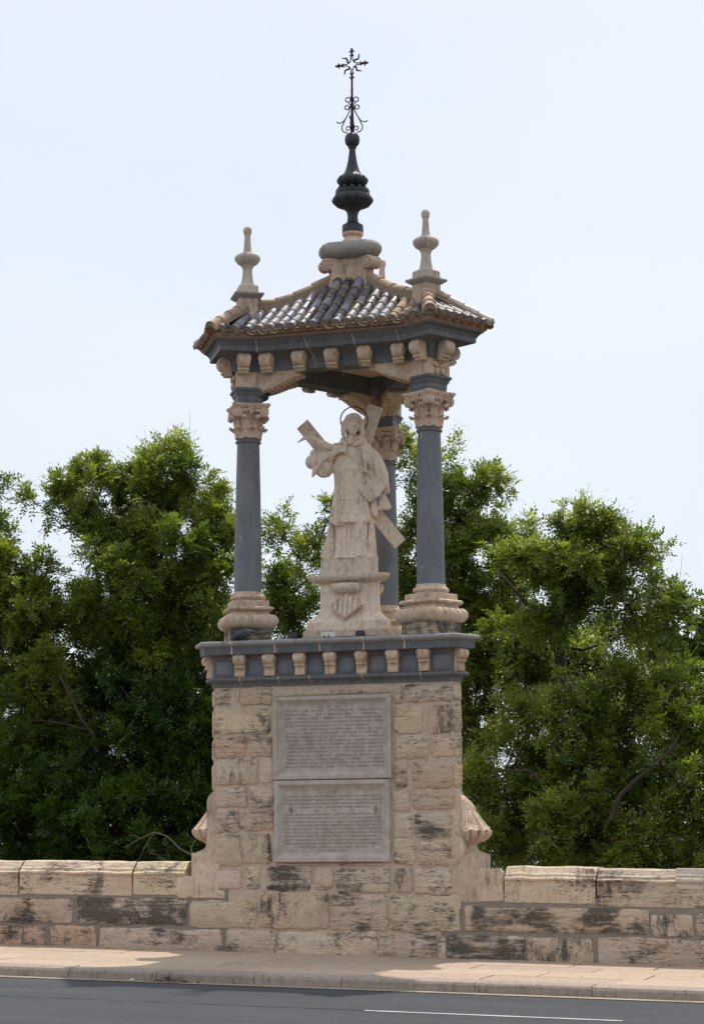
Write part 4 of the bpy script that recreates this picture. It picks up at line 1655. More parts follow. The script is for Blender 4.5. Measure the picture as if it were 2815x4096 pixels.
def flat(mb, poly, d0, d1):
    """thick sheet cut to an outline"""
    mb.rings([[S(u, v, d0) for u, v in poly], [S(u, v, d1) for u, v in poly]])


def loft(mb, secs, n=44, fold=None):
    """secs: (v, u centre, ru, rd, d centre)"""
    rr = []
    for i, (v, u, ru, rd, dc) in enumerate(secs):
        ring = []
        for j in range(n):
            a = 2 * PI * j / n
            k = 1 + (fold(a, v) if fold else 0)
            ring.append(S(u + ru * k * math.cos(a), v, dc + rd * k * math.sin(a)))
        rr.append(ring)
    mb.rings(rr)


mb = MB()
mb.rings([[(x, y, 4.180 - SZ) for x, y in poly6(.205, .385)], [(x, y, 4.378 - SZ) for x, y in poly6(.203, .382)]])
mb.xf(Matrix.Rotation(-math.radians(15.5), 4, 'Z'))
mb.v = [(x + .01, y + .03, z) for x, y, z in mb.v]
obj('plinth', mb, 'statue', statue, 20)

fg = MB()
# long under-robe
def fold1(a, v):
    t = max(0, min(1, (v - 1600) / 450))
    return t * (.05 * math.sin(9 * a + 1) + .035 * math.sin(15 * a + .5) + .02 * math.sin(23 * a))
loft(fg, [(1560, 812, 240, 122, 0), (1700, 822, 228, 118, 4), (1820, 832, 232, 126, 10), (1930, 842, 240, 142, 20), (2000, 845, 252, 155, 26), (2045, 848, 268, 172, 32), (2072, 848, 276, 182, 34)], 72, fold1)
for u, v0, v1, d, r in ((660, 1640, 2040, 118, 20), (720, 1660, 2050, 140, 22), (775, 1660, 2050, 150, 18), (880, 1630, 2020, 165, 26), (985, 1630, 2030, 140, 22), (1035, 1620, 2030, 110, 16), (1065, 1620, 2020, 80, 14), (930, 1700, 2000, 160, 20)):
    capsule(fg, [(u + 6, v0, d - 26, r * .7), (u - 4, (v0 + v1) / 2, d - 4, r * 1.2), (u - 12, v1, d + 18, r * 1.5)])
# left knee pushing through the robe
capsule(fg, [(905, 1660, 110, 80), (915, 1850, 125, 62), (905, 1990, 135, 45)])
sphere(fg, 907, 2045, 190, 46, 24, 60)
sphere(fg, 690, 2055, 150, 60, 18, 50)
for u in range(640, 860, 26):
    sphere(fg, u, 2062 + 6 * math.sin(u), 172, 18, 16, 20, 8, 6)
# dalmatic
def fold2(a, v):
    t = max(0, min(1, (v - 1000) / 600))
    return t * (.022 * math.sin(7 * a + 2) + .016 * math.sin(12 * a))
loft(fg, [(575, 800, 60, 60, -10), (620, 800, 150, 90, -6), (665, 795, 205, 108, 0), (740, 788, 226, 122, 5), (850, 786, 226, 135, 10), (1000, 792, 216, 138, 12), (1150, 800, 216, 138, 14), (1300, 800, 236, 142, 14), (1430, 802, 258, 150, 14), (1540, 806, 280, 164, 14), (1605, 806, 296, 178, 14), (1632, 806, 300, 182, 14), (1638, 806, 255, 140, 12)], 60, fold2)
flat(fg, [(515, 1560), (520, 1625), (560, 1640), (620, 1668), (700, 1660), (770, 1630), (800, 1608), (800, 1560)], 60, 150)
# raised orphrey bands on its front
for u0, u1 in ((640, 640), (890, 905)):
    capsule(fg, [(u0, 900, 130, 9), (u0, 1250, 136, 9), (u1, 1600, 158, 9)], 6)
for v in (1335, 1500):
    capsule(fg, [(640, v, 146, 8), (760, v + 6, 162, 8), (890, v, 150, 8)], 6)
for (c, r) in (((765, 985), 95), ((765, 1220), 62), ((760, 1410), 60)):
    pts = [(c[0] + r * math.cos(t), c[1] + r * math.sin(t) * 1.05, 146 + (4 if r < 80 else 0), 6) for t in np.linspace(.1, PI - .1, 10)]
    capsule(fg, pts, 6)
# shoulders and neck
capsule(fg, [(620, 700, 0, 84), (800, 640, -10, 95), (980, 700, 0, 88)])
capsule(fg, [(805, 640, 0, 72), (822, 530, 0, 56), (832, 440, -6, 58)])
# wide collar
capsule(fg, [(700, 560, 40, 24), (690, 610, 96, 32), (712, 640, 128, 36), (740, 662, 144, 28)])
capsule(fg, [(742, 580, 80, 12), (770, 625, 120, 12), (790, 652, 138, 10)])
capsule(fg, [(945, 580, 40, 24), (930, 612, 96, 32), (888, 640, 138, 36), (850, 662, 148, 24)])
capsule(fg, [(885, 570, 80, 12), (840, 615, 122, 12), (795, 655, 140, 10)])
capsule(fg, [(700, 565, -60, 34), (820, 545, -95, 34), (940, 575, -60, 34)])
# head, tipped back, face to the upper right
sphere(fg, 832, 392, 0, 92, 112, 98, 20, 16)
sphere(fg, 830, 418, 56, 82, 94, 66, 16, 12)
sphere(fg, 826, 500, 94, 34, 26, 28)
capsule(fg, [(838, 358, 104, 10), (842, 392, 128, 13), (846, 416, 150, 20)])
capsule(fg, [(776, 362, 84, 13), (800, 344, 116, 18), (828, 352, 108, 13)])
capsule(fg, [(848, 352, 108, 13), (874, 344, 118, 18), (898, 362, 86, 13)])
sphere(fg, 802, 384, 92, 15, 10, 10)
sphere(fg, 874, 384, 94, 15, 10, 10)
sphere(fg, 784, 428, 84, 28, 36, 24)
sphere(fg, 884, 430, 86, 28, 36, 24)
capsule(fg, [(806, 450, 104, 8), (822, 444, 116, 9), (836, 447, 120, 9), (850, 444, 116, 9), (866, 451, 104, 8)], 8)
capsule(fg, [(814, 466, 104, 9), (836, 470, 114, 12), (858, 466, 104, 9)], 8)
sphere(fg, 834, 330, 50, 66, 42, 42)
# curls
hr = random.Random(3)
for lay, (ra, n_, d0, d1) in enumerate(((104, 17, 40, 70), (112, 17, 0, 20), (104, 15, -50, -30))):
    for i in range(n_):
        t = (i + .5 * (lay % 2)) / (n_ - 1)
        a = math.radians(-30 + 240 * t)
        sphere(fg, 834 + ra * 1.0 * math.cos(a) + hr.uniform(-5, 5), 386 - ra * 1.10 * math.sin(a) + hr.uniform(-5, 5), hr.uniform(d0, d1), hr.uniform(21, 29), None, None, 10, 8)
for i in range(11):
    u = 772 + i * 12.5
    sphere(fg, u, 322 - 24 * math.sin(PI * i / 10) + hr.uniform(-7, 7), 72 + 14 * math.sin(PI * i / 10), hr.uniform(17, 24), None, None, 10, 8)
for i in range(9):
    u = 782 + i * 13
    sphere(fg, u, 296 - 22 * math.sin(PI * i / 8) + hr.uniform(-6, 6), 44, hr.uniform(22, 29), None, None, 10, 8)
for i in range(8):
    t = i / 7
    for (du, dd) in ((0, 48), (-26, 14), (-10, -28)):
        sphere(fg, 722 + du * .7 - 8 * t + hr.uniform(-8, 8), 365 + 145 * t + hr.uniform(-8, 8), dd + hr.uniform(-8, 8), hr.uniform(20, 28), None, None, 10, 8)
        sphere(fg, 932 - du * .7 + 6 * t + hr.uniform(-8, 8), 365 + 150 * t + hr.uniform(-8, 8), dd + hr.uniform(-8, 8), hr.uniform(19, 27), None, None, 10, 8)
for i in range(24):
    sphere(fg, hr.uniform(745, 920), hr.uniform(330, 530), -70 + hr.uniform(-25, 5), 32, None, None, 9, 7)
# raised arm with the drooping sleeve (image left)
capsule(fg, [(610, 700, 10, 90), (480, 790, 30, 104), (350, 850, 40, 112)])
sphere(fg, 305, 855, 25, 97, 92, 80)
capsule(fg, [(330, 760, 55, 62), (355, 860, 75, 60), (345, 960, 80, 42), (312, 1035, 82, 20)])
sphere(fg, 450, 945, 20, 122, 108, 85)
capsule(fg, [(500, 800, 50, 75), (470, 930, 70, 62), (430, 1010, 60, 40)])
capsule(fg, [(545, 930, 40, 50), (520, 990, 40, 40)])
for u0, v0, u1, v1, d in ((560, 870, 470, 1040, 104), (520, 880, 420, 1030, 118), (570, 900, 520, 1040, 84), (440, 820, 380, 950, 140), (300, 800, 330, 960, 122), (250, 830, 290, 940, 100)):
    capsule(fg, [(u0, v0, d - 6, 12), ((u0 + u1) / 2 - 8, (v0 + v1) / 2 + 10, d + 6, 16), (u1, v1, d - 24, 11)], 8)
for u0, v0, u1, v1, d in ((620, 1200, 600, 1560, 122), (975, 1200, 1030, 1590, 118)):
    capsule(fg, [(u0, v0, d - 22, 8), ((u0 + u1) / 2, (v0 + v1) / 2, d, 17), (u1, v1, d + 16, 24)], 8)

capsule(fg, [(400, 850, 85, 60), (500, 805, 120, 56), (570, 775, 146, 46)])
for i in range(9):
    t = i / 8
    sphere(fg, 500 + 60 * t + 22 * math.sin(i * 2.3), 770 + 75 * math.sin(t * PI) + 10 * math.cos(i * 2), 128 + 14 * math.sin(i), 24, 22, 22, 9, 7)
capsule(fg, [(555, 780, 148, 42), (610, 752, 160, 38), (655, 735, 166, 40)])
sphere(fg, 668, 728, 166, 44, 34, 28)
for (v0, v1, u1) in ((702, 698, 742), (718, 716, 758), (734, 738, 756), (750, 760, 738)):
    capsule(fg, [(680, v0, 184, 12), (715, (v0 + v1) / 2 - 4, 192, 11), (u1, v1, 176, 11)], 8)
capsule(fg, [(660, 705, 178, 13), (690, 690, 182, 12), (718, 686, 176, 10)], 8)
# lowered arm in its wide sleeve (image right)
capsule(fg, [(960, 690, 0, 92), (1060, 790, 15, 106), (1130, 910, 28, 112), (1190, 1040, 34, 96), (1225, 1150, 34, 66)])
flat(fg, [(1050, 690), (1140, 780), (1215, 900), (1262, 980), (1282, 1080), (1302, 1245), (1240, 1262), (1180, 1200), (1130, 1120), (1080, 1100), (1000, 990), (960, 870)], -30, 70)
for u0, v0, u1, v1, d, r in ((1005, 720, 1085, 1080, 132, 35), (1070, 780, 1165, 1120, 142, 33), (1130, 830, 1228, 1160, 120, 31), (1190, 920, 1272, 1210, 82, 28), (960, 700, 985, 990, 146, 33)):
    capsule(fg, [(u0, v0, d - 10, r), ((u0 + u1) / 2 + 14, (v0 + v1) / 2, d, r * .9), (u1, v1, d - 20, r * .7)])
capsule(fg, [(980, 990, 150, 22), (1040, 1020, 140, 20), (1090, 1095, 118, 18)])
capsule(fg, [(1130, 1060, 70, 60), (1160, 1180, 110, 52), (1150, 1260, 140, 44)])
for i in range(10):
    a = 2 * PI * i / 10
    sphere(fg, 1165 + 52 * math.cos(a), 1195 + 40 * math.sin(a), 130 + 20 * math.sin(a), 24, 22, 24, 9, 7)
capsule(fg, [(1165, 1240, 140, 42), (1130, 1290, 160, 40), (1090, 1318, 172, 38)])
for k, (u1, v1) in enumerate(((1015, 1320), (1022, 1342), (1034, 1362), (1052, 1374))):
    capsule(fg, [(1085 + 4 * k, 1300 + 18 * k, 180 - 4 * k, 14), (1052 + 3 * k, 1316 + 14 * k, 196 - 6 * k, 13), (u1, v1, 186 - 6 * k, 11)], 8)
capsule(fg, [(1105, 1280, 185, 14), (1080, 1280, 200, 13), (1058, 1292, 204, 11)], 8)
capsule(fg, [(980, 900, 0, 70), (1050, 1080, 10, 80), (1090, 1250, 20, 60)])
capsule(fg, [(930, 520, -20, 40), (960, 600, -10, 50)])
capsule(fg, [(905, 560, 30, 34), (930, 620, 30, 40)])
capsule(fg, [(1030, 1600, 20, 60), (1062, 1800, 20, 50), (1085, 2040, 20, 44)])
sphere(fg, 770, 560, -20, 44)
sphere(fg, 888, 560, -20, 48)
# cloth ends below the book
flat(fg, [(1170, 1270), (1235, 1262), (1325, 1438), (1270, 1468), (1145, 1472)], 40, 75)
flat(fg, [(1060, 1360), (1130, 1350), (1145, 1558), (1100, 1560), (1080, 1500)], 20, 110)
sphere(fg, 1085, 1455, 60, 40, 100, 50)
figure = link('figure', remeshed(fg, 'figure', .0054, 2), 'statue', statue)

# diagonal cross behind
def beam(mb, u0, v0, u1, v1, w, d0, d1, tilt=0):
    dx, dy = u1 - u0, v1 - v0
    L = math.hypot(dx, dy)
    nx, ny = -dy / L * w / 2, dx / L * w / 2
    P = [(u0 + nx, v0 + ny), (u0 - nx, v0 - ny), (u1 - nx, v1 - ny), (u1 + nx, v1 + ny)]
    mb.rings([[S(u, v, d0) for u, v in P], [S(u, v, d1) for u, v in P]])
mb = MB()
beam(mb, 167, 355, 1425, 1868, 176, -150, -70)
cross = obj('diagonal_cross', mb, 'statue', statue, 20)
mb = MB()
beam(mb, 1118, 120, 478, 2042, 188, -232, -154)
obj('cross_beam', mb, 'statue', cross, 20)
# robe end trailing at the lower left, ribbed inside
mb = MB()
loft(mb, [(1580, 560, 40, 60, -40), (1750, 545, 62, 70, -50), (1900, 535, 80, 78, -60), (2000, 535, 92, 84, -60), (2064, 545, 92, 80, -60)], 26)
obj('robe_train', mb, 'statue', statue, 50)
# book
mb = MB()
B_ = [(912, 1243), (1086, 1086), (1200, 1205), (1020, 1366)]
mb.rings([[S(u, v, 150 - (u - 1000) * .10) for u, v in B_], [S(u, v, 160 - (u - 1000) * .10) for u, v in B_]])
mb.rings([[S(u * .96 + 1055 * .04, v * .96 + 1225 * .04, 118 - (u - 1000) * .10) for u, v in B_], [S(u * .96 + 1055 * .04, v * .96 + 1225 * .04, 151 - (u - 1000) * .10) for u, v in B_]])
mb.rings([[S(u, v, 108 - (u - 1000) * .10) for u, v in B_], [S(u, v, 118 - (u - 1000) * .10) for u, v in B_]])
obj('book', mb, 'statue', statue, 20)
# palm frond
mb = MB()
spine = [(118, 632, 150), (160, 605, 152), (200, 578, 155), (270, 575, 160), (360, 605, 165), (470, 655, 170), (600, 712, 178), (680, 745, 180), (760, 780, 178), (830, 825, 172), (876, 862, 165)]
rad = [6, 14, 24, 30, 36, 38, 30, 14, 8, 7, 5]
ring = []
P = [S(*p) for p in spine]
for i, p in enumerate(P):
    d = (P[min(i + 1, len(P) - 1)] - P[max(0, i - 1)]).normalized()
    up = Vector((0, 0, 1))
    nrm = d.cross(Vector((0, 1, 0))).normalized()
    h = rad[i] * KU
    ring.append([p + nrm * h, p - Vector((0, 1, 0)) * (7 * KU + h * .25), p - nrm * h, p + Vector((0, 1, 0)) * 6 * KU])
mb.rings(ring)
for i in range(8):
    u, v = 300 + i * 42, 590 + i * 19
    for s in (-1, 1):
        mb.tube([S(u + 40, v + 20, 176), S(u - 4, v + 18 + s * 26, 176), S(u - 34, v + 8 + s * 40, 170)], [7 * KU, 6 * KU, 3 * KU], 5)
obj('palm_frond', mb, 'statue', statue, 30)
# wire halo
mb = MB()
hp = [S(840 + 176 * math.cos(a), 318 + 168 * math.sin(a), -48) for a in np.linspace(0, 2 * PI, 49)]
mb.tube(hp, .0072, 6, False)
obj('halo', mb, 'iron', statue, 40)

# ------------------------------------------------------------------ lamps, junction box, cable, pigeons
def floodlight(loc, rz, label):
    e = empty('floodlight', loc, rz)
    tag(e, label, 'floodlight', 'floodlights at the statue')
    mb = MB()
    mb.rings([[(x, y, z) for x, y, z in q] for q in ([(-.048, -.034, .052), (.048, -.034, .052), (.048, -.022, .108), (-.048, -.022, .108)], [(-.048, .010, .046), (.048, .010, .046), (.048, .022, .102), (-.048, .022, .102)], [(-.032, .030, .054), (.032, .030, .054), (.032, .038, .088), (-.032, .038, .088)])])
    obj('housing', mb, 'black', e, 0)
    mb = MB()
    mb.tube([(-.052, .005, .076), (-.055, .0, .03), (-.03, .0, .006), (.03, .0, .006), (.055, .0, .03), (.052, .005, .076)], .005, 6)
    obj('stirrup', mb, 'black', e, 30)
    mb = MB()
    mb.box(-.040, .0385, .058, .040, .040, .084)
    obj('lens', mb, 'glass', e, 0)
floodlight((-.535, -.62, 3.398), .35, 'small black floodlight at the left foot of the statue pedestal')
floodlight((.235, -.55, 3.398), -.1, 'small black floodlight right of the white junction box')
jb = empty('junction_box', (-.115, -.60, 3.398), .05)
tag(jb, 'small white plastic junction box before the statue pedestal', 'box')
mb = MB()
mb.box(-.080, -.035, .02, .080, .035, .085)
obj('case', mb, 'whitebox', jb, 0)
mb = MB()
mb.box(-.083, -.038, .086, .083, .038, .098)
obj('lid', mb, 'whitebox', jb, 0)
for x in (-.045, .005):
    mb = MB()
    mb.tube([(x, -.036, .05), (x, -.042, .05)], .015, 12)
    obj('cable_gland', mb, 'greymortar', jb, 30)
mb = MB()
mb.tube([(-.60, -.66, 3.43), (-.2, -.655, 3.432), (.1, -.65, 3.436), (.46, -.63, 3.436)], .005, 6)
for x in (-.60, -.35, .05, .30, .46):
    mb.tube([(x, -.652, 3.392), (x, -.652, 3.433)], .004, 5)
mb.tube([(-.50, -.64, 3.415), (-.42, -.645, 3.40), (-.33, -.65, 3.43), (-.25, -.645, 3.405), (-.1, -.64, 3.42), (.05, -.645, 3.402), (.2, -.63, 3.42), (.24, -.60, 3.41)], .006, 6)
cab = obj('cable_rail', mb, 'black', None, 30)
tag(cab, 'thin black cable on a wire rail before the statue pedestal', 'cable')


def pigeon(loc, rz, label, mat, bend=0):
    e = empty('pigeon', loc, rz)
    tag(e, label, 'pigeon', None)
    b = MB()
    # body along +x (head), tail to -x
    b.ball((0, 0, .075), (.085, .048, .050), 14, 10, Matrix.Rotation(-.22, 3, 'Y'))
    b.ball((.05, 0, .088), (.045, .040, .044), 12, 8)
    hz = .135 - bend
    b.tube([(.055, 0, .095), (.075, 0, .5 * (.1 + hz)), (.085, 0, hz)], [.034, .024, .019], 10)
    b.ball((.090, 0, hz + .008), (.024, .020, .021), 10, 8)
    b.tube([(-.05, 0, .06), (-.12, 0, .035), (-.165, 0, .022)], [.034, .024, .014], 8)
    me = remeshed(b, 'body', .006, 3)
    link('body', me, mat, e)
    m = MB()
    m.tube([(.108, 0, hz + .006), (.122, 0, hz + .002), (.128, 0, hz - .004)], [.006, .004, .001], 6)
    obj('beak', m, 'black', e, 30)
    for s in (-1, 1):
        m = MB()
        m.ball((-.03, s * .042, .078), (.085, .014, .034), 12, 7, Matrix.Rotation(-.28, 3, 'Y'))
        obj('wing', m, mat, e, 60)
        m = MB()
        m.tube([(.0, s * .018, .035), (.005, s * .018, .0)], .005, 5)
        m.tube([(-.012, s * .018, .003), (.03, s * .022, .002)], .003, 5)
        obj('leg', m, 'black', e, 30)


pl = math.radians(-150)
pigeon((-1.065 + .155, -.615 - .02, 6.116), math.radians(15), 'black pigeon perched on top of the left capital', 'pigeon', .018)
pigeon((-.985, -.965, 3.400), math.radians(-8), 'dark grey pigeon on the ledge before the left column base', 'pigeongrey', .05)

# ------------------------------------------------------------------ litter by the kerb
lit = MB()
tints = []
for i in range(170):
    q = rng.gauss(0, 1)
    x = -.62 + q * .11
    y = KERB - .035 - abs(rng.gauss(0, .035))
    zz = zp(x, y, -.094) + max(0, .055 * math.exp(-q * q / 1.2) * rng.random()) + .004
    a = rng.uniform(0, 2 * PI)
    L, w = rng.uniform(.012, .03), rng.uniform(.004, .009)
    t = rng.uniform(-.5, .5)
    c = Vector((x, y, zz))
    d = Vector((math.cos(a), math.sin(a), t)) * L
    s = Vector((-math.sin(a), math.cos(a), rng.uniform(-.4, .4))) * w
    lit.add([c - d, c + s, c + d, c - s], [(0, 1, 2, 3)])
    tints.append(rng.random())
for i in range(90):
    x = rng.uniform(-4, 5)
    y = rng.choice([KERB - .05 - rng.random() * .1, rng.uniform(KERB, -.95), -.93 - abs(rng.gauss(0, .05))])
    zz = zp(x, y, -.088 if y < KERB else .006)
    a = rng.uniform(0, 2 * PI)
    c = Vector((x, y, zz))
    d = Vector((math.cos(a), math.sin(a), rng.uniform(-.2, .3))) * rng.uniform(.012, .03)
    q = Vector((-math.sin(a), math.cos(a), rng.uniform(-.1, .3))) * rng.uniform(.005, .012)
    lit.add([c - d, c + q, c + d, c - q], [(0, 1, 2, 3)])
lo = obj('dry_leaves', lit, 'litter', None, 0)
tag(lo, 'dry brown leaves heaped in the gutter and strewn along the pavement', 'leaves', kind='stuff')
for (x, y, w, lab) in ((-1.02, KERB - .06, .030, 'white paper scrap in the gutter left of the leaf heap'), (-1.95, -5.0, .035, 'pale leaf scrap lying out on the road at the left')):
    m = MB()
    z = zp(x, y, -.090)
    m.rings([[(x - w, y - .012, z), (x + w, y - .016, z + .004), (x + w * .8, y + .014, z + .012), (x - w * .7, y + .012, z + .005)], [(x - w, y - .012, z + .003), (x + w, y - .016, z + .008), (x + w * .8, y + .014, z + .016), (x - w * .7, y + .012, z + .009)]])
    tag(obj('paper_scrap', m, 'whitebox', None, 0), lab, 'litter')

# ------------------------------------------------------------------ trees
class Leaves:
    def __init__(s):
        s.V = []
        s.T = []

    def quads(s, base, dirv, side, L, W, tint):
        """arrays (n,3),(n,3),(n,3),(n,),(n,),(n,): pointed leaflets"""
        L = L[:, None]
        W = W[:, None]
        nrm = np.cross(dirv, side)
        v = np.stack([base, base + dirv * L * .45 + side * W, base + dirv * L - nrm * L * .10, base + dirv * L * .45 - side * W], 1)
        s.V.append(v)
        s.T.append(np.repeat(tint[:, None], 4, 1))

    def mesh(s, name):
        V = np.concatenate(s.V).reshape(-1, 3).astype(np.float32)
        T = np.concatenate(s.T).reshape(-1).astype(np.float32)
        n = len(V) // 4
        me = bpy.data.meshes.new(name)
        me.vertices.add(len(V))
        me.vertices.foreach_set('co', V.ravel())
        me.loops.add(len(V))
        me.loops.foreach_set('vertex_index', np.arange(len(V), dtype=np.int32))
        me.polygons.add(n)
        me.polygons.foreach_set('loop_start', np.arange(0, len(V), 4, dtype=np.int32))
        at_ = me.attributes.new('tint', 'FLOAT', 'POINT')
        at_.data.foreach_set('value', T)
        me.update(calc_edges=True)
        return me


def unit(v):
    return v / np.maximum(1e-9, np.linalg.norm(v, axis=-1, keepdims=True))


def foliage(lv, twigs, rs, nleaf=10, leaflets=9, size=1.0, tlo=0.0, thi=1.0, broad=False):
    """pinnate leaves along twigs (each twig: start, direction, length)"""
    st = np.array([t[0] for t in twigs])
    dr = unit(np.array([t[1] for t in twigs]))
    ln = np.array([t[2] for t in twigs])
    tt = np.array([t[3] for t in twigs])
    n = len(st)
    k = nleaf
    u = rs.random((n, k))
    base = (st[:, None] + dr[:, None] * (ln[:, None] * u)[..., None]).reshape(-1, 3)
    d = dr[:, None] * .55 + rs.normal(0, .62, (n, k, 3))
    d[..., 2] -= .12
    d = unit(d.reshape(-1, 3))
    tint0 = np.clip(np.repeat(tt, k) + rs.normal(0, .13, n * k), 0, 1)
    up = np.array([0, 0, 1.0]) + rs.normal(0, .45, (n * k, 3))
    side = unit(np.cross(d, up))
    nn = np.cross(side, d)
    if broad:
        L = size * rs.uniform(.09, .15, n * k)
        lv.quads(base + d * .05, d, side, L, L * .48, tlo + (thi - tlo) * tint0)
        return
    RL = size * rs.uniform(.13, .21, n * k)
    m = leaflets
    for i in range(m):
        if i == m - 1:
            f, sgn = 1.0, 0
        else:
            f, sgn = .22 + .78 * (i // 2) / ((m - 1) / 2), 1 if i % 2 else -1
        b = base + d * (RL * f)[:, None] - np.array([0, 0, 1.0]) * (RL * f * f * .22)[:, None]
        dd = unit(d * (.55 if sgn else 1) + side * (sgn * .85) + nn * .08 - np.array([0, 0, .15]) + rs.normal(0, .12, d.shape))
        ss = unit(np.cross(dd, nn + rs.normal(0, .3, d.shape)))
        L = size * rs.uniform(.048, .078, n * k)
        lv.quads(b, dd, ss, L, L * .19 + .0015, np.clip(tlo + (thi - tlo) * tint0 + rs.normal(0, .05, n * k), 0, 1))


def blossoms(lv, pts, rs, n=30, spread=.095):
    pts = np.asarray(pts)
    c = np.repeat(pts, n, 0)
    b = c + rs.normal(0, spread, c.shape) * np.array([1, 1, 1.3])
    d = unit(rs.normal(0, 1, b.shape) + np.array([0, 0, .3]))
    s_ = unit(np.cross(d, rs.normal(0, 1, b.shape)))
    L = rs.uniform(.020, .040, len(b))
    lv.quads(b, d, s_, L, L * .30, rs.random(len(b)))


def limb_path(a, b, rs, sag=.12, n=7):
    a, b = np.array(a, float), np.array(b, float)
    L = np.linalg.norm(b - a)
    off = rs.normal(0, .10 * L, 3)
    out = []
    for i in range(n + 1):
        t = i / n
        p = a + (b - a) * t + off * math.sin(PI * t) + np.array([0, 0, sag * L * math.sin(PI * t) * .6])
        p = p + rs.normal(0, .012 * L, 3) * (0 < i < n)
        out.append(p)
    return out


def tree(name, label, seed, base, fork, blobs, density=1.0, mat='leaf', size=1.0, broad=False, bloom=0.3, trunk_r=.16, cat='tree', tl=(0.0, 1.0), extra=None, lift=0.0, twiglen=.24):
    """blobs: (px, py, radius px, y depth) as seen from the road; each is a clump of the crown"""
    rs = np.random.default_rng(seed)
    base = (base[0], base[1], GZ)
    root = empty(name, base)
    tag(root, label, cat, 'trees behind the parapet')
    B0 = np.array(base, float)
    wood = MB()
    F = np.array(fork, float)
    tr = limb_path(B0, F, rs, .0, 8)
    wood.tube(tr, [trunk_r * (1.25 - .55 * i / 8) for i in range(9)], 9)
    for Y, r_, pl_ in (extra or []):
        P_ = [at(px, py, Y) for px, py in pl_]
        wood.tube(P_, [r_ * (1 - .6 * i / (len(P_) - 1)) for i in range(len(P_))], 7)
    lv, bl = Leaves(), Leaves()
    tw, bpts = [], []
    hubs = [(F, trunk_r * .7)]
    for (px, py, rp, Y) in sorted(blobs, key=lambda q: -q[1]):
        C = np.array(at(px, py, Y))
        R = rp / (FPX / (Y - CAM.y)) * .90
        # limb from the nearest hub that lies lower
        cand = sorted(hubs, key=lambda h: np.linalg.norm(h[0] - C) + (2.0 if h[0][2] > C[2] + .2 else 0))
        H, hr_ = cand[0]
        path = limb_path(H, C, rs, .10, 6)
        r0 = min(hr_ * .75, .012 + .022 * np.linalg.norm(C - H))
        r0 = max(r0, .014)
        wood.tube(path, [r0 * (1 - .6 * i / 6) for i in range(7)], 6)
        hubs.append((C, r0 * .6))
        nt = max(10, int(density * 118 * (R / .55) ** 2))
        base_t = rs.uniform(.25, .75)
        ns = max(4, int(7 * (R / .45) ** 2))
        sc_ = unit(rs.normal(0, 1, (ns, 3))) * (rs.random((ns, 1)) ** .38)
        stn = rs.normal(0, .30, ns)
        pick = rs.integers(0, ns, nt)
        v = sc_[pick] + rs.normal(0, .17, (nt, 3)) * (.45 / max(R, .2)) ** .5
        lob = 1 + .25 * np.sin(v[:, :1] * 5 + seed) * np.cos(v[:, 2:] * 4 + px)
        for q in range(nt):
            if rs.random() < .16:
                v[q] = v[q] * rs.uniform(1.05, 1.25)
            p = C + v[q] * np.array([R, R * 1.25, R]) * lob[q]
            dv = v[q] + np.array([0, 0, .35]) + rs.normal(0, .35, 3)
            ln = twiglen * rs.uniform(.6, 1.2)
            rad = np.linalg.norm(v[q])
            tw.append((p, dv, ln, np.clip(base_t + stn[pick[q]] + rs.normal(0, .08), 0, 1)))
            if q % 3 == 0:
                dvn = dv / np.linalg.norm(dv)
                wood.tube([C + (p - C) * .15, (C + p) / 2 + rs.normal(0, .05 * R, 3), p, p + dvn * ln], [.010, .008, .005, .002], 4, False)
            if rad > .72 and v[q][2] > -.35 and rs.random() < bloom:
                bpts.append(p + dv / np.linalg.norm(dv) * ln * 1.05)
    foliage(lv, tw, rs, 11, 9, size * 1.15, tl[0], tl[1], broad)
    link('trunk', wood.mesh('trunk', 60, False), 'bark', root)
    crown = link('crown', lv.mesh('crown'), mat, root)
    root_inv = Matrix.Translation(-Vector(base))
    if bpts:
        blossoms(bl, bpts, rs)
        wire = MB()
        for p in bpts:
            for _ in range(3):
                e = p + rs.normal(0, .11, 3) * np.array([1, 1, 1.2]) + np.array([0, 0, .04])
                wire.tube([p - np.array([0, 0, .06]), (p + e) / 2 + rs.normal(0, .015, 3), e], [.0035, .0025, .0015], 3, False)
        link('blossom', bl.mesh('blossom'), 'blossom', root)['kind'] = 'stuff'
        link('flower_stalks', wire.mesh('flower_stalks', 0, False), 'deadwood', root)['kind'] = 'stuff'
    for c in root.children:
        c.matrix_parent_inverse = root_inv
    return root


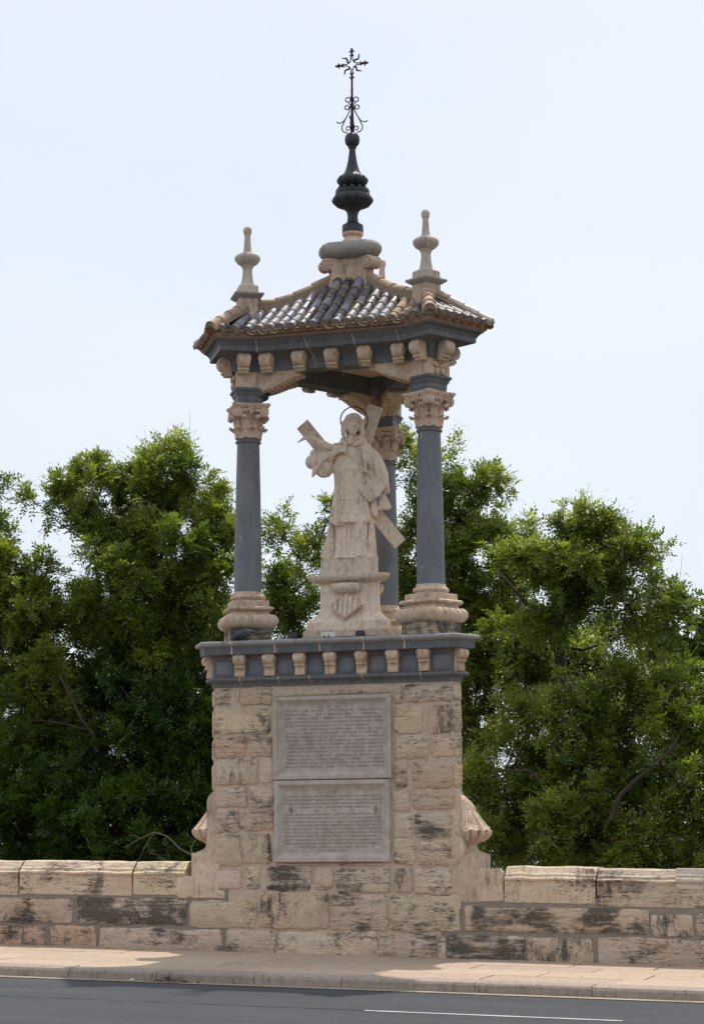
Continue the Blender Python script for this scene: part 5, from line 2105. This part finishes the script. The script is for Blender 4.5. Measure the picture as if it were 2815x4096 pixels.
GZ = -5.6
tree('pagoda_tree', 'tall pagoda tree with a twin-topped crown beside the left column', 21, at(610, 5200, 8.6), tuple(at(590, 2650, 8.4)),
     [(310, 1890, 85, 7.0), (170, 2030, 62, 6.8), (240, 1970, 62, 7.2), (400, 1950, 66, 7.0), (650, 1810, 62, 7.4), (620, 1950, 150, 7.2), (790, 1960, 120, 7.6), (885, 2060, 90, 7.4), (480, 2110, 170, 7.0), (720, 2140, 190, 7.2), (900, 2220, 90, 7.5), (350, 2160, 90, 7.0), (540, 2310, 200, 6.8), (800, 2330, 180, 7.2), (420, 2440, 170, 6.8), (640, 2540, 210, 7.0), (880, 2520, 160, 7.0), (300, 2600, 190, 7.2), (500, 2700, 190, 7.4), (780, 2720, 190, 7.4)], bloom=.12)
tree('pagoda_tree', 'pagoda tree cut by the left edge of the photo, lower than its neighbour', 22, at(-60, 5200, 7.0), tuple(at(-40, 2900, 6.8)),
     [(-20, 1990, 45, 6.4), (-40, 2150, 100, 6.4), (50, 2250, 85, 6.2), (140, 2290, 52, 6.2), (-40, 2340, 150, 6.4), (110, 2430, 130, 6.2), (0, 2560, 180, 6.2), (170, 2640, 130, 6.0), (60, 2780, 180, 6.0), (190, 2880, 140, 6.1), (20, 3000, 180, 6.0), (240, 3090, 120, 6.2)], bloom=.14)
tree('pagoda_tree', 'thin sparse pagoda tree showing between the left column and the statue', 23, at(1130, 5200, 9.8), tuple(at(1110, 2620, 9.4)),
     [(1120, 2120, 65, 9.0), (1190, 2230, 60, 9.0), (1085, 2290, 80, 9.2), (1290, 2040, 40, 9.0), (1275, 2180, 55, 9.0), (1180, 2370, 80, 9.2), (1090, 2430, 90, 9.2), (1230, 2460, 70, 9.2), (1130, 2540, 90, 9.4), (1300, 2330, 50, 9.2)], density=.72, bloom=.3, trunk_r=.10)
tree('pagoda_tree', 'upright pagoda tree rising close behind the right column', 24, at(1780, 5200, 8.8), tuple(at(1800, 2650, 8.4)),
     [(1650, 1802, 44, 7.8), (1640, 1922, 68, 7.8), (1790, 1842, 53, 7.6), (1870, 1932, 77, 7.6), (1990, 1922, 38, 7.4), (1945, 2002, 51, 7.6), (1830, 2062, 103, 7.8), (1670, 2102, 86, 8.0), (1940, 2162, 86, 7.6), (2040, 2122, 64, 7.4), (2030, 2255, 97, 7.6), (2010, 2415, 116, 7.8), (2110, 2575, 126, 7.8), (1640, 2265, 106, 8.0), (1830, 2225, 135, 7.8), (1980, 2275, 87, 7.6), (1640, 2435, 87, 8.0), (1880, 2435, 145, 7.8), (1960, 2595, 135, 7.8), (1900, 2775, 135, 8.0), (1910, 2945, 116, 8.0), (1930, 3105, 116, 8.0)], bloom=.45)
tree('pagoda_tree', 'spreading pagoda tree at the right with a bare dark trunk below its crown', 25, at(2200, 5200, 6.6), tuple(at(2226, 2480, 6.4)),
     [(2330, 2095, 81, 5.6), (2215, 2172, 86, 5.6), (2430, 2182, 77, 5.4), (2110, 2232, 82, 5.6), (2300, 2235, 135, 5.4), (2460, 2285, 106, 5.4), (2560, 2232, 58, 5.2), (2640, 2245, 46, 5.2), (2140, 2325, 116, 5.6), (2340, 2365, 116, 5.4), (2510, 2415, 106, 5.2), (2630, 2435, 77, 5.0), (2715, 2435, 38, 5.0), (2070, 2455, 106, 5.6), (2230, 2455, 87, 5.4)], bloom=.5, trunk_r=.12, extra=[(6.2, .035, [(2222, 2640), (2270, 2590), (2330, 2600), (2390, 2580)]), (6.2, .025, [(2222, 2600), (2150, 2590), (2080, 2610), (2040, 2640)]), (6.0, .04, [(2226, 2480), (2110, 2420), (2030, 2330), (1970, 2270)]), (6.0, .05, [(2226, 2480), (2290, 2380), (2340, 2320)])])
tree('pagoda_tree', 'broad leafy pagoda tree filling the space over the right parapet', 26, at(2480, 5200, 7.2), tuple(at(2500, 3180, 6.9)),
     [(2320, 2590, 90, 8.4), (2450, 2560, 80, 8.6), (2100, 2680, 150, 8.2), (2330, 2720, 140, 8.2), (2540, 2720, 120, 5.6), (2180, 2900, 190, 5.4), (2430, 2920, 190, 5.4), (2700, 2760, 110, 5.6), (2730, 2920, 160, 5.2), (2610, 2860, 130, 5.2), (2020, 3080, 150, 5.4), (2260, 3120, 200, 5.2), (2530, 3120, 200, 5.2), (2780, 3120, 180, 5.0), (2080, 3300, 160, 5.0), (2340, 3320, 180, 4.8), (2620, 3320, 180, 4.8), (2830, 3330, 150, 4.8), (1980, 3420, 110, 4.8), (2500, 3440, 150, 4.6), (2740, 3440, 150, 4.6)], bloom=.42, mat='leaf', extra=[(4.2, .036, [(2440, 3280), (2480, 3180), (2540, 3120), (2620, 3060), (2680, 3000), (2710, 2950)]), (4.2, .02, [(2640, 3050), (2690, 3100), (2740, 3140), (2800, 3150)]), (4.3, .022, [(2160, 3120), (2110, 3080), (2040, 3085), (1985, 3110)])])
tree('plane_tree', 'pale broad-leaved tree poking in at the right edge of the photo', 27, at(2920, 5200, 13.5), tuple(at(2900, 2900, 13.0)),
     [(2700, 2520, 70, 12.5), (2790, 2470, 60, 12.5), (2640, 2600, 70, 12.8), (2800, 2620, 80, 12.6), (2730, 2680, 80, 12.8), (2830, 2750, 90, 12.8), (2600, 2690, 70, 12.8)], density=.75, mat='leafpale', broad=True, bloom=0, trunk_r=.14, size=1.1)
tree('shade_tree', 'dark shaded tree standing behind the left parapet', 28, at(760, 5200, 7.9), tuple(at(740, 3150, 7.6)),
     [(500, 2830, 210, 6.5), (780, 2800, 190, 6.5), (330, 2900, 180, 6.6), (640, 2980, 210, 6.4), (850, 2980, 170, 6.4), (420, 3100, 210, 6.3), (680, 3180, 200, 6.2), (850, 3200, 170, 6.2), (280, 3260, 190, 6.0), (520, 3330, 200, 5.8), (760, 3380, 180, 5.8), (100, 3200, 190, 5.8), (60, 3360, 180, 5.6), (300, 3420, 170, 5.5), (900, 3400, 140, 5.8), (620, 3460, 150, 5.5)], density=1.25, mat='leafshade', bloom=.04, extra=[(5.6, .036, [(390, 3010), (370, 2930), (330, 2880), (280, 2780), (240, 2700)]), (5.6, .018, [(350, 2920), (260, 2895), (140, 2880)])])
# bare fallen-looking branch reaching over the left parapet
rs = np.random.default_rng(5)
mb = MB()
def tw_(pl, r):
    mb.tube([at(px, py, 3.0) for px, py in pl], [r * (1 - .75 * i / (len(pl) - 1)) for i in range(len(pl))], 5)
tw_([(775, 3480), (768, 3420), (720, 3395), (670, 3345), (620, 3328), (560, 3355), (500, 3390)], .012)
tw_([(670, 3345), (650, 3375), (690, 3392)], .006)
tw_([(620, 3328), (590, 3370), (600, 3410), (650, 3425)], .006)
tw_([(590, 3370), (560, 3430), (540, 3450)], .004)
tw_([(600, 3410), (640, 3400), (660, 3395)], .003)
tw_([(560, 3355), (535, 3340), (510, 3345)], .003)
tw_([(775, 3480), (765, 3390), (790, 3350)], .012)
dbo = obj('bare_branch', mb, 'deadwood', None, 40)
tag(dbo, 'bare grey branch reaching up behind the left parapet beside the urn', 'branch')

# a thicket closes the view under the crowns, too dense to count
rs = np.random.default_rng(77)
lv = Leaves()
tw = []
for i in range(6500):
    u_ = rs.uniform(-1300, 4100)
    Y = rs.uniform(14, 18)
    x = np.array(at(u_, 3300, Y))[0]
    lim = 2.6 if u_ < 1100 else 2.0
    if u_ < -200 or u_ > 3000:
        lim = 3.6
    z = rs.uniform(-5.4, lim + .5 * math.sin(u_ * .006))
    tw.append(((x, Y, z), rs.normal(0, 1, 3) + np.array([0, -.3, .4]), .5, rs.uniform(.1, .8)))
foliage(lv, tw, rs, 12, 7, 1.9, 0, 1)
th = link('thicket', lv.mesh('thicket'), 'leafshade')
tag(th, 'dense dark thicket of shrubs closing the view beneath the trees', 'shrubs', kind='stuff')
